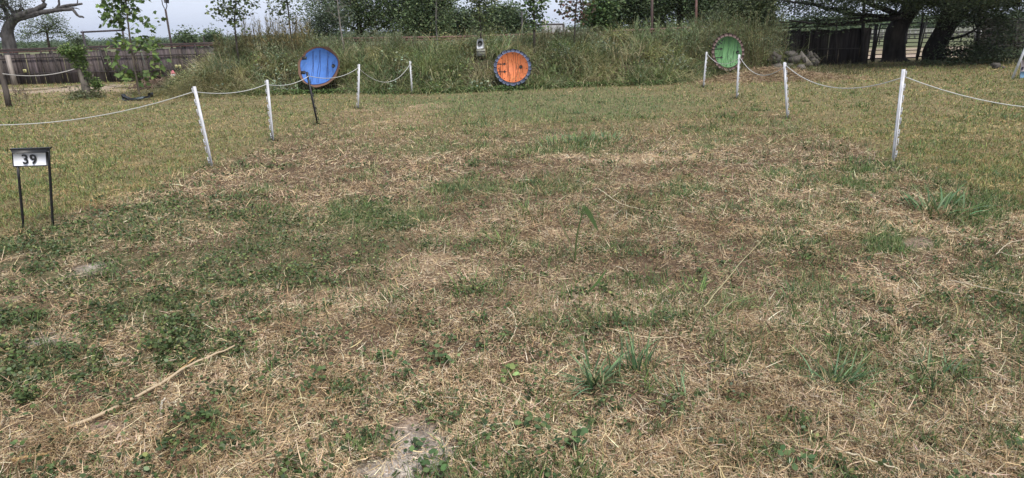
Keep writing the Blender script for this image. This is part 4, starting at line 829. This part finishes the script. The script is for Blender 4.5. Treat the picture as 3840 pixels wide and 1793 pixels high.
# things along the left fence
def pole(label, pts, Yp, r, col, name='pole', m=MMETAL, cat='pole', ground=True, group=None):
    P = np.array([A(u, v, Yp) for u, v in pts])
    if ground: P[0, 2] = -.05 if not onmound(P[0, 0], np.float64(Yp)) else float(mz(P[0, 0], Yp))-.1
    b0 = P[0].copy(); o = empty(name, b0); tag(o, label, cat, group); mb = MB(); mb.tube(P-b0, np.linspace(r, r*.85, len(P)), col, 8); mb.build('shaft', m, o); return o, b0
o, b0 = pole('tall dark pole with hanging lamp beyond the left fence', [(643, 175), (620, 34)], 30, .05, (.045, .03, .028), 'lamp_pole', cat='lamp pole')
mb = MB(); cc = A(618, 20, 30)-b0; kk = 30/FPX*1.03
mb.tube(np.array([cc+[(-7+0)*kk, 0, 20*kk], cc+[-7*kk, 0, 2*kk], cc+[-3*kk, 0, -10*kk], cc+[3*kk, 0, -11*kk], cc+[7*kk, 0, -2*kk], cc+[6*kk, 0, 10*kk]]), .018, (.05, .04, .04), 6); mb.build('hook', MMETAL, o)
mb = MB(); mb.prism(np.array([(2, 8), (12, 6), (16, 24), (8, 34), (4, 30)])*kk, cc[1]-.08, cc[1]+.08, BK)
for V in mb.V: V[:, 0] += cc[0]; V[:, 2] += cc[2]
mb.build('lamp_head', MBLACK, o)
o = empty('pipe_gantry', A(318, 178, 31)*[1, 1, 0]); tag(o, 'dark pipe frame like a goal beyond the left fence', 'frame'); off = np.array(o.location)*[1, 1, 0]
for a_, c_ in (((310, 120), (320, 190)), ((459, 114), (468, 180))): t_ = A(*a_, 31); bb = A(*c_, 31); bb[2] = 0; mb = MB(); mb.tube(np.array([bb, t_])-off, .045, (.05, .04, .045), 7); mb.build('post', MMETAL, o)
mb = MB(); mb.tube(np.array([A(303, 121, 31), A(465, 113, 31)])-off, .04, (.05, .04, .045), 7); mb.build('crossbar', MMETAL, o)
pole('short thin dark post rising above the fence beside the mound', [(768, 185), (762, 137)], 30, .03, (.03, .025, .025))
pole('pale leaning pole resting at the left fence end', [(58, 322), (28, 206)], 28.1, .11, (.27, .235, .21), m=MWOOD)
pole('thin pale stake leaning behind the young sycamore', [(545, 245), (520, 168)], 22, .018, (.3, .32, .27), 'stake', MWOOD, 'stake', False)
o, b0 = pole('weathered wooden post at the left edge holding rope and wires', [(34, 402), (22, 340), (8, 285), (-4, 225)], 18.38, .075, (.10, .085, .075), 'wooden_post', MWOOD, 'post')
T0 = A(10, 277, 18.3)
rope('pale rope from the wooden post to the vine covered stump', [(T0, A(285, 257, 20.1), .12)], .014, (.42, .40, .38))
for i, (va, vb) in enumerate(((342, 318), (360, 372))):
    mb = MB(); P = path([A(22, va, 18.35), A(180, va-8, 19.3), A(320, vb-2, 20.1)] if i == 0 else [A(365, 318, 20.2), A(450, 327, 20.8), A(560, 332, 21.2)], 14); mb.tube(P, .007, (.10, .08, .07), 4)
    tag(mb.build('wire', MMETAL), ['rusty wire from the wooden post to the vine stump', 'rusty wire running right from the vine stump'][i], 'wire')
b = MB()
for i in range(34):
    u = rg.uniform(50, 112); p = A(u, rg.uniform(345, 385), 18.6); q = p+rg.normal(0, .12, 3)+[0, 0, .12]; b.tube(curve(p, q, .3, 5), .005, (.16, .12, .10), 3)
tag(b.build('dead_branch', MBARK), 'tangled dead twigs hanging by the wooden post at the left edge', 'branch')
for lab, u, v, ww in (('small yellow tag on the left fence near the pale pole', 93, 266, 12), ('yellow tag on the fence above the figurine, left one of a pair', 661, 249, 9), ('yellow tag on the fence above the figurine, right one of a pair', 674, 249, 9)):
    q = A(u, v, FY-.12); kk = FY/FPX; mb = MB(); mb.box((0, 0, 0), (ww*kk, .01, 11*kk), (.5, .48, .22)); mb.box((0, -.007, 1.5*kk), (ww*kk*.4, .004, 3*kk), (.12, .12, .08)); o = mb.build('fence_tag', MPAINT); o.location = q; tag(o, lab, 'tag', 'yellow tags fixed to the board fence')
q = A(652, 292, FY-.5); q[2] = 0; kk = FY/FPX*1.03; o = empty('garden_figurine', q); tag(o, 'small figurine with pink hat and white front by the fence', 'figurine')
def lathe(mb, prof, c, col, n=14):
    P = np.array([(c[0], c[1], c[2]+z) for r, z in prof]); mb.tube(P, [r for r, z in prof], col, n)
mb = MB(); lathe(mb, [(.01, 0), (.13, .01), (.14, .08), (.12, .16), (.06, .2)], (0, 0, 0), (.05, .05, .06)); mb.build('base', MPAINT, o)
mb = MB(); lathe(mb, [(.05, .15), (.09, .18), (.095, .25), (.06, .3), (.02, .31)], (0, -.02, .02), (.6, .56, .56)); mb.build('body', MPAINT, o)
mb = MB(); lathe(mb, [(.03, .28), (.11, .3), (.08, .34), (.04, .42), (.01, .44)], (0, 0, 0), (.5, .16, .18)); mb.build('hat', MPAINT, o)
# black trough
q = G(527, 378)+[0, 0, .05]; o = empty('plastic_trough', q, R(6)); tag(o, 'black shallow plastic trough lying on the grass below the sycamore', 'trough'); kk = q[1]/FPX*1.03
mb = MB(); mb.prism(np.array([(-49, 0), (-44, -2), (10, 0), (45, 6), (48, 22), (40, 20), (38, 12), (8, 6), (-30, 5), (-44, 12), (-49, 20)])*kk, -.22, .0, (.015, .017, .02)); mb.build('shell', MBLACK, o)
mb = MB(); mb.prism(np.array([(-18, 3), (20, 4), (30, 11), (4, 9), (-8, 4)])*kk+[0, .002], -.226, -.2205, (.17, .23, .27)); mb.build('pale_patch', MBLACK, o)  # flat blue-grey patch on the front of the shell
# brush pile of sticks
b = MB()
for i in range(110):
    u = rg.uniform(530, 690); Yq = rg.uniform(23., 24.6); p = A(u, 330, Yq); p[2] = rg.random()**1.5*.3*math.sin((u-520)/180*3.14); d_ = np.array([rg.uniform(-.6, .6), rg.normal(0, .3), rg.normal(0, .08)]); b.tube(curve(p-d_, p+d_, .15, 5), rg.uniform(.006, .02), np.array((.17, .12, .09))*rg.uniform(.5, 1.4), 4)
tag(b.build('brush_pile', MBARK), 'low pile of brown sticks between the sycamore and the mound', 'brush pile')

# ------------------------------------------------------------------ beyond the mound: pipe fences, roof, small poles
o = empty('pipe_fence', A(1720, 160, 27)*[1, 1, 0]); tag(o, 'rusty pipe fence showing over the mound crest', 'fence'); off = np.array(o.location)*[1, 1, 0]
rl = li(1250, 146, 1720, 139, 1960, 131, 2200, 122, 2560, 106, 2700, 100)
for dz, r_ in ((0, .055), (9, .035)): mb = MB(); mb.tube(np.array([A(u, rl(u)+dz, 27) for u in range(1250, 2701, 120)])-off, r_, (.13, .065, .055), 6); mb.build('rail', MMETAL, o)
for u in range(1290, 2700, 200): t_ = A(u, rl(u), 27); mb = MB(); mb.tube(np.array([[t_[0], 27, 0], t_])-off, .05, (.08, .05, .045), 6); mb.build('post', MMETAL, o)
Yh = 75; kh = Yh/FPX*1.03; q = A(2092, 127, Yh); o = empty('house', (q[0], Yh, 0)); tag(o, 'distant house with pale hip roof and chimney beyond the mound', 'house')
z1 = q[2]; z2 = A(2092, 86, Yh)[2]; x0, x1, rx0, rx1 = -54*kh, 56*kh, -22*kh, 14*kh; dpt = 7
mb = MB(); mb.add([(x0, 0, z1), (x1, 0, z1), (x1, dpt, z1), (x0, dpt, z1), (rx0, dpt/2, z2), (rx1, dpt/2, z2)], [[0, 1, 5, 4], [2, 3, 4, 5]], (.27, .265, .26)); mb.F.append(np.array([[1, 2, 5], [3, 0, 4]])); ob = mb.build('roof', MSTONE, o)
mb = MB(); mb.box((0, dpt/2, z1/2), (x1-x0-1, dpt-1, z1), (.4, .34, .28)); mb.build('wall', MSTONE, o)
mb = MB(); mb.box((-44*kh, 2, z1+24*kh), (13*kh, .8, 48*kh), (.42, .39, .36)); mb.build('chimney', MSTONE, ob)
for i_ in (-1, 1): mb = MB(); mb.box((i_*x1*.5, .47, z1*.5), (1.2, .08, 1.2), (.05, .05, .06)); mb.build('window', MBLACK, o)
o = empty('pipe_gantry', A(2113, 130, 27.6)*[1, 1, 0]); tag(o, 'dark pipe frame standing in front of the distant roof', 'frame'); off = np.array(o.location)*[1, 1, 0]
mb = MB(); mb.tube(np.array([A(2005, 93, 27.6), A(2116, 91, 27.6)])-off, .035, (.05, .04, .04), 6); mb.build('crossbar', MMETAL, o)
for u, v in ((2113, 91), (2007, 93)): t_ = A(u, v, 27.6); mb = MB(); mb.tube(np.array([[t_[0], 27.6, 0], t_])-off, .045, (.05, .04, .04), 6); mb.build('post', MMETAL, o)
pole('thin post standing right of the round-topped tree', [(1959, 140), (1957, 40)], 30, .04, (.05, .045, .045))
o, b0 = pole('slim pole with small square floodlight above the golden weeds', [(1112, 150), (1106, 92)], 22.4, .016, (.03, .03, .03), 'floodlight', cat='floodlight')
mb = MB(); qf = A(1103, 87, 22.4)-b0; mb.box(qf, (.1, .05, .06), BK, np.array(Matrix.Rotation(.3, 3, 'Y'))); mb.build('lamp_head', MBLACK, o)
pole('rusty tall post among the trees above the mound', [(2611, 120), (2612, -30)], 26, .05, (.12, .06, .05))
pole('dark tall pole between the trees behind the mound', [(2447, 120), (2446, -30)], 28, .06, (.06, .035, .03))

# ------------------------------------------------------------------ right: dark board fences, gates, pens
DW = (.045, .04, .037)
fence('dark board fence left of the metal gates', 2880, 3238, li(2880, 118, 3080, 112, 3238, 104), li(2880, 245, 3238, 240), 26.6, DW, gap=0, lean=.003, wr=(.3, .5), rails=(li(2880, 190, 3238, 181), li(2880, 100, 3060, 82, 3238, 68), li(2880, 108, 3238, 92), li(2880, 90, 3270, 62)), posts=((3228, 245, 3242, 70), (3060, 245, 3066, 78), (3130, 245, 3138, 75)))
fence('dark board fence right of the metal gates at the picture edge', 3668, 4100, li(3668, 72, 3760, 78, 4100, 70), li(3668, 200, 4100, 215), 27.6, DW, gap=0, lean=.003, wr=(.2, .4), rails=(li(3668, 172, 4100, 172), li(3668, 110, 4100, 108), li(3668, 72, 4100, 68)), posts=((3665, 235, 3678, 60), (3800, 235, 3815, 66)))
pole('tall dark pole at the gate end of the left dark fence', [(3229, 245), (3243, -30)], 26.5, .07, (.025, .022, .022))
def gate(label, u0, u1, vt, vb, Yg, nb=8, mid=True):
    a_ = A(u0, vb, Yg); b_ = A(u1, vb, Yg); lean = .075; H_ = A(u0, vt, Yg)[2]; z0 = .12
    o = empty('metal_gate', (a_[0], Yg, 0)); tag(o, label, 'gate', 'metal pipe gates of the pen'); W_ = b_[0]-a_[0]; gc = (.03, .026, .026)
    mb = MB(); fr = np.array([(0, 0, z0), (W_, 0, z0), (W_+lean*H_, 0, H_), (lean*H_, 0, H_), (0, 0, z0)]); 
    for i in range(4): mb.tube(fr[i:i+2], .03, gc, 6)
    mb.build('gate_frame', MMETAL, o)
    for i in range(1, nb):
        z_ = z0+(H_-z0)*i/nb; mb = MB(); mb.tube([(lean*z_, 0, z_), (W_+lean*z_, 0, z_)], .018, gc, 5); mb.build('bar', MMETAL, o)
    if mid and W_ > .8: mb = MB(); mb.tube([(W_/2, 0, z0), (W_/2+lean*H_, 0, H_)], .022, gc, 5); mb.build('upright', MMETAL, o)
gate('narrow metal gate panel next to the left dark fence', 3232, 3262, 95, 238, 27.4, 8)
gate('wide metal gate crossing behind the left mesquite trunk', 3272, 3368, 92, 240, 27.9, 8)
gate('metal gate between the two mesquite trunks', 3376, 3432, 88, 240, 27.9, 9)
gate('metal gate right of the right mesquite trunk', 3440, 3640, 70, 238, 28.6, 8)
for lab, ub, ut, vt, Yg, rr_ in (('thick gate post left of the left mesquite trunk', 3272, 3286, 90, 27.7, .08), ('gate post just right of the left mesquite trunk', 3372, 3388, 88, 27.8, .06), ('tall gate post between the mesquite trunks', 3436, 3462, 52, 27.7, .05), ('tall gate post at the end of the right dark fence', 3652, 3676, 48, 27.9, .07)):
    pole(lab, [(ub, 240), (ut, vt)], Yg, rr_, (.025, .022, .022), 'gate_post', group='gate posts of the pen', cat='gate post')
o = empty('gate_header', A(3290, 240, 27.7)*[1, 1, 0]); tag(o, 'thin high bar spanning over the metal gates', 'bar'); off = np.array(o.location)*[1, 1, 0]
mb = MB(); mb.tube(np.array([A(3245, 66, 27.7), A(3400, 56, 27.7), A(3520, 47, 27.7), A(3680, 40, 27.7)])-off, .02, (.03, .026, .026), 5); mb.build('bar', MMETAL, o)
# far pens
def pen(label, u0, u1, v0, v1, Yp, nb, npst, col):
    o = empty('pen_fence', A(u0, v1, Yp)*[1, 1, 0]); off = np.array(o.location)*[1, 1, 0]; tag(o, label, 'fence')
    for i in range(nb):
        v = v0+(v1-v0)*.8*i/max(1, nb-1); mb = MB(); mb.tube(np.array([A(u0, v+3, Yp), A(u1, v-8, Yp)])-off, .03*Yp/45, col, 5); mb.build('rail', MMETAL, o)
    for u in np.linspace(u0, u1, npst): t_ = A(u, v0, Yp); mb = MB(); mb.tube(np.array([[t_[0], Yp, 0], t_])-off, .05*Yp/45, col, 5); mb.build('post', MMETAL, o)
pen('pale grey rail fence in the pens seen through the gates', 3230, 3700, 112, 130, 62, 4, 24, (.22, .22, .2))
pen('dark rail fence far off beyond the dirt yard', 3200, 3760, 128, 150, 48, 3, 12, (.05, .045, .04))

# ------------------------------------------------------------------ broken slabs, stones, the A-frame at the right edge
def slab(label, u, v, Yq, sx_, sy_, sz_, rot, name='concrete_slab', group='broken concrete pieces heaped by the mound'):
    q = A(u, v, Yq); k_ = Yq/FPX*1.03; mb = MB(); mb.box((0, 0, 0), (sx_*k_, sy_, sz_*k_), np.array((.12, .108, .095))*rg.uniform(.5, 1.3))
    mb.V[0] = mb.V[0]*rg.uniform(.5, 1.15, (8, 3))
    for q_ in range(3):
        o_ = rg.uniform(-.4, .4, 3)*[sx_*k_, sy_*.6, sz_*k_]; mb.box(o_, rg.uniform(.35, .7, 3)*[sx_*k_, sy_*1.5, sz_*k_*.7], np.array((.12, .108, .095))*rg.uniform(.5, 1.35), np.array(Matrix.Rotation(rg.uniform(-.5, .5), 3, 'Y') @ Matrix.Rotation(rg.uniform(-.4, .4), 3, 'Z')))
        mb.V[-1] = o_+(mb.V[-1]-o_)*rg.uniform(.6, 1.15, (8, 3))
    o = mb.build(name, MSTONE); o.location = q; o.rotation_euler = rot; tag(o, label, 'slab' if name != 'stone' else 'stone', group)
slab('long pale slab leaning diagonally at the middle of the rubble', 3020, 225, 22.6, 20, .14, 74, (R(-25), R(-33), 0))
slab('second leaning slab right of the long one', 3045, 222, 22.9, 22, .15, 56, (R(-20), R(-42), R(10)))
slab('flat slab on top of the rubble heap', 2965, 201, 23, 40, .25, 13, (R(30), R(5), 0))
slab('blocky piece at the left end of the rubble under the grass', 2908, 222, 22.4, 40, .3, 34, (R(-15), R(20), 0))
slab('pale lump at the bottom front of the rubble', 3002, 256, 22, 24, .2, 20, (R(-30), R(0), 0))
slab('reddish rubble slab between the white post and the long slab', 2975, 225, 22.6, 48, .3, 30, (R(10), R(-15), 0))
slab('low broken piece at the left bottom of the heap', 2912, 250, 22.1, 34, .2, 18, (R(20), R(-20), 0))
slab('thin broken slab at the right of the heap', 3062, 215, 23, 14, .12, 44, (R(-10), R(-48), 0))
slab('flat pale stone on the shaded grass near the right edge', 3734, 244, 22, 36, .2, 11, (R(20), 0, 0), 'stone', 'pale stones lying on the shaded grass')
slab('small pale stone right of the flat one', 3762, 252, 21.8, 10, .1, 6, (R(20), 0, 0), 'stone', 'pale stones lying on the shaded grass')
Ya = 18.2; q = A(3880, 300, Ya); o = empty('easel_sign', (q[0], Ya, 0)); tag(o, 'white A-frame stand with a painted board at the right edge', 'sign'); off = np.array([q[0], Ya, 0])
for a_, c_ in (((3795, 296), (3872, 120)), ((3965, 300), (3876, 120))):
    bb = A(*a_, Ya)-off; bb[2] = 0; t_ = A(*c_, Ya)-off; d_ = (t_-bb); L_ = np.linalg.norm(d_); d_ /= L_; s1 = np.cross(d_, [0, 1, 0]); RM = np.stack([s1, [0, 1, 0], d_], 1)
    mb = MB(); mb.box((bb+t_)/2, (.05, .04, L_), (.62, .63, .64), RM); mb.build('leg', MPLAST, o)
mb = MB(); p0 = [A(u, v, Ya+.12)-off for u, v in ((3822, 298), (3940, 300), (3932, 228), (3832, 226))]
mb.prism([(p_[0], p_[2]) for p_ in p0], .1, .13, (.38, .34, .36)); pn = mb.build('board', MPAINT, o)
mb = MB(); p0 = [A(u, v, Ya+.1)-off for u, v in ((3822, 293), (3940, 296), (3934, 268), (3827, 268))]
mb.prism([(p_[0], p_[2]) for p_ in p0], .085, .098, (.13, .24, .36)); mb.build('painted_band', MPAINT, pn)
mb = MB(); p0 = [A(u, v, Ya+.1)-off for u, v in ((3829, 262), (3836, 262), (3838, 250), (3832, 252))]; mb.prism([(p_[0], p_[2]) for p_ in p0], .085, .098, (.03, .03, .05)); mb.build('mark', MPAINT, pn)

# ------------------------------------------------------------------ haze
hb = MB(); hb.box((0, 2600, 60), (13000, 6800, 126), (1, 1, 1)); hm = bpy.data.materials.new('haze'); hm.use_nodes = True; hn = hm.node_tree; hn.nodes.clear()
ho = hn.nodes.new('ShaderNodeOutputMaterial'); hv = hn.nodes.new('ShaderNodeVolumePrincipled'); hv.inputs['Color'].default_value = (.8, .87, 1, 1); hv.inputs['Density'].default_value = .00016; hv.inputs['Anisotropy'].default_value = .2
hn.links.new(hv.outputs[0], ho.inputs['Volume'])
HAZE = True
if HAZE: tag(hb.build('haze', hm), 'pale blue haze in the air before the far hills', 'haze', kind='stuff')
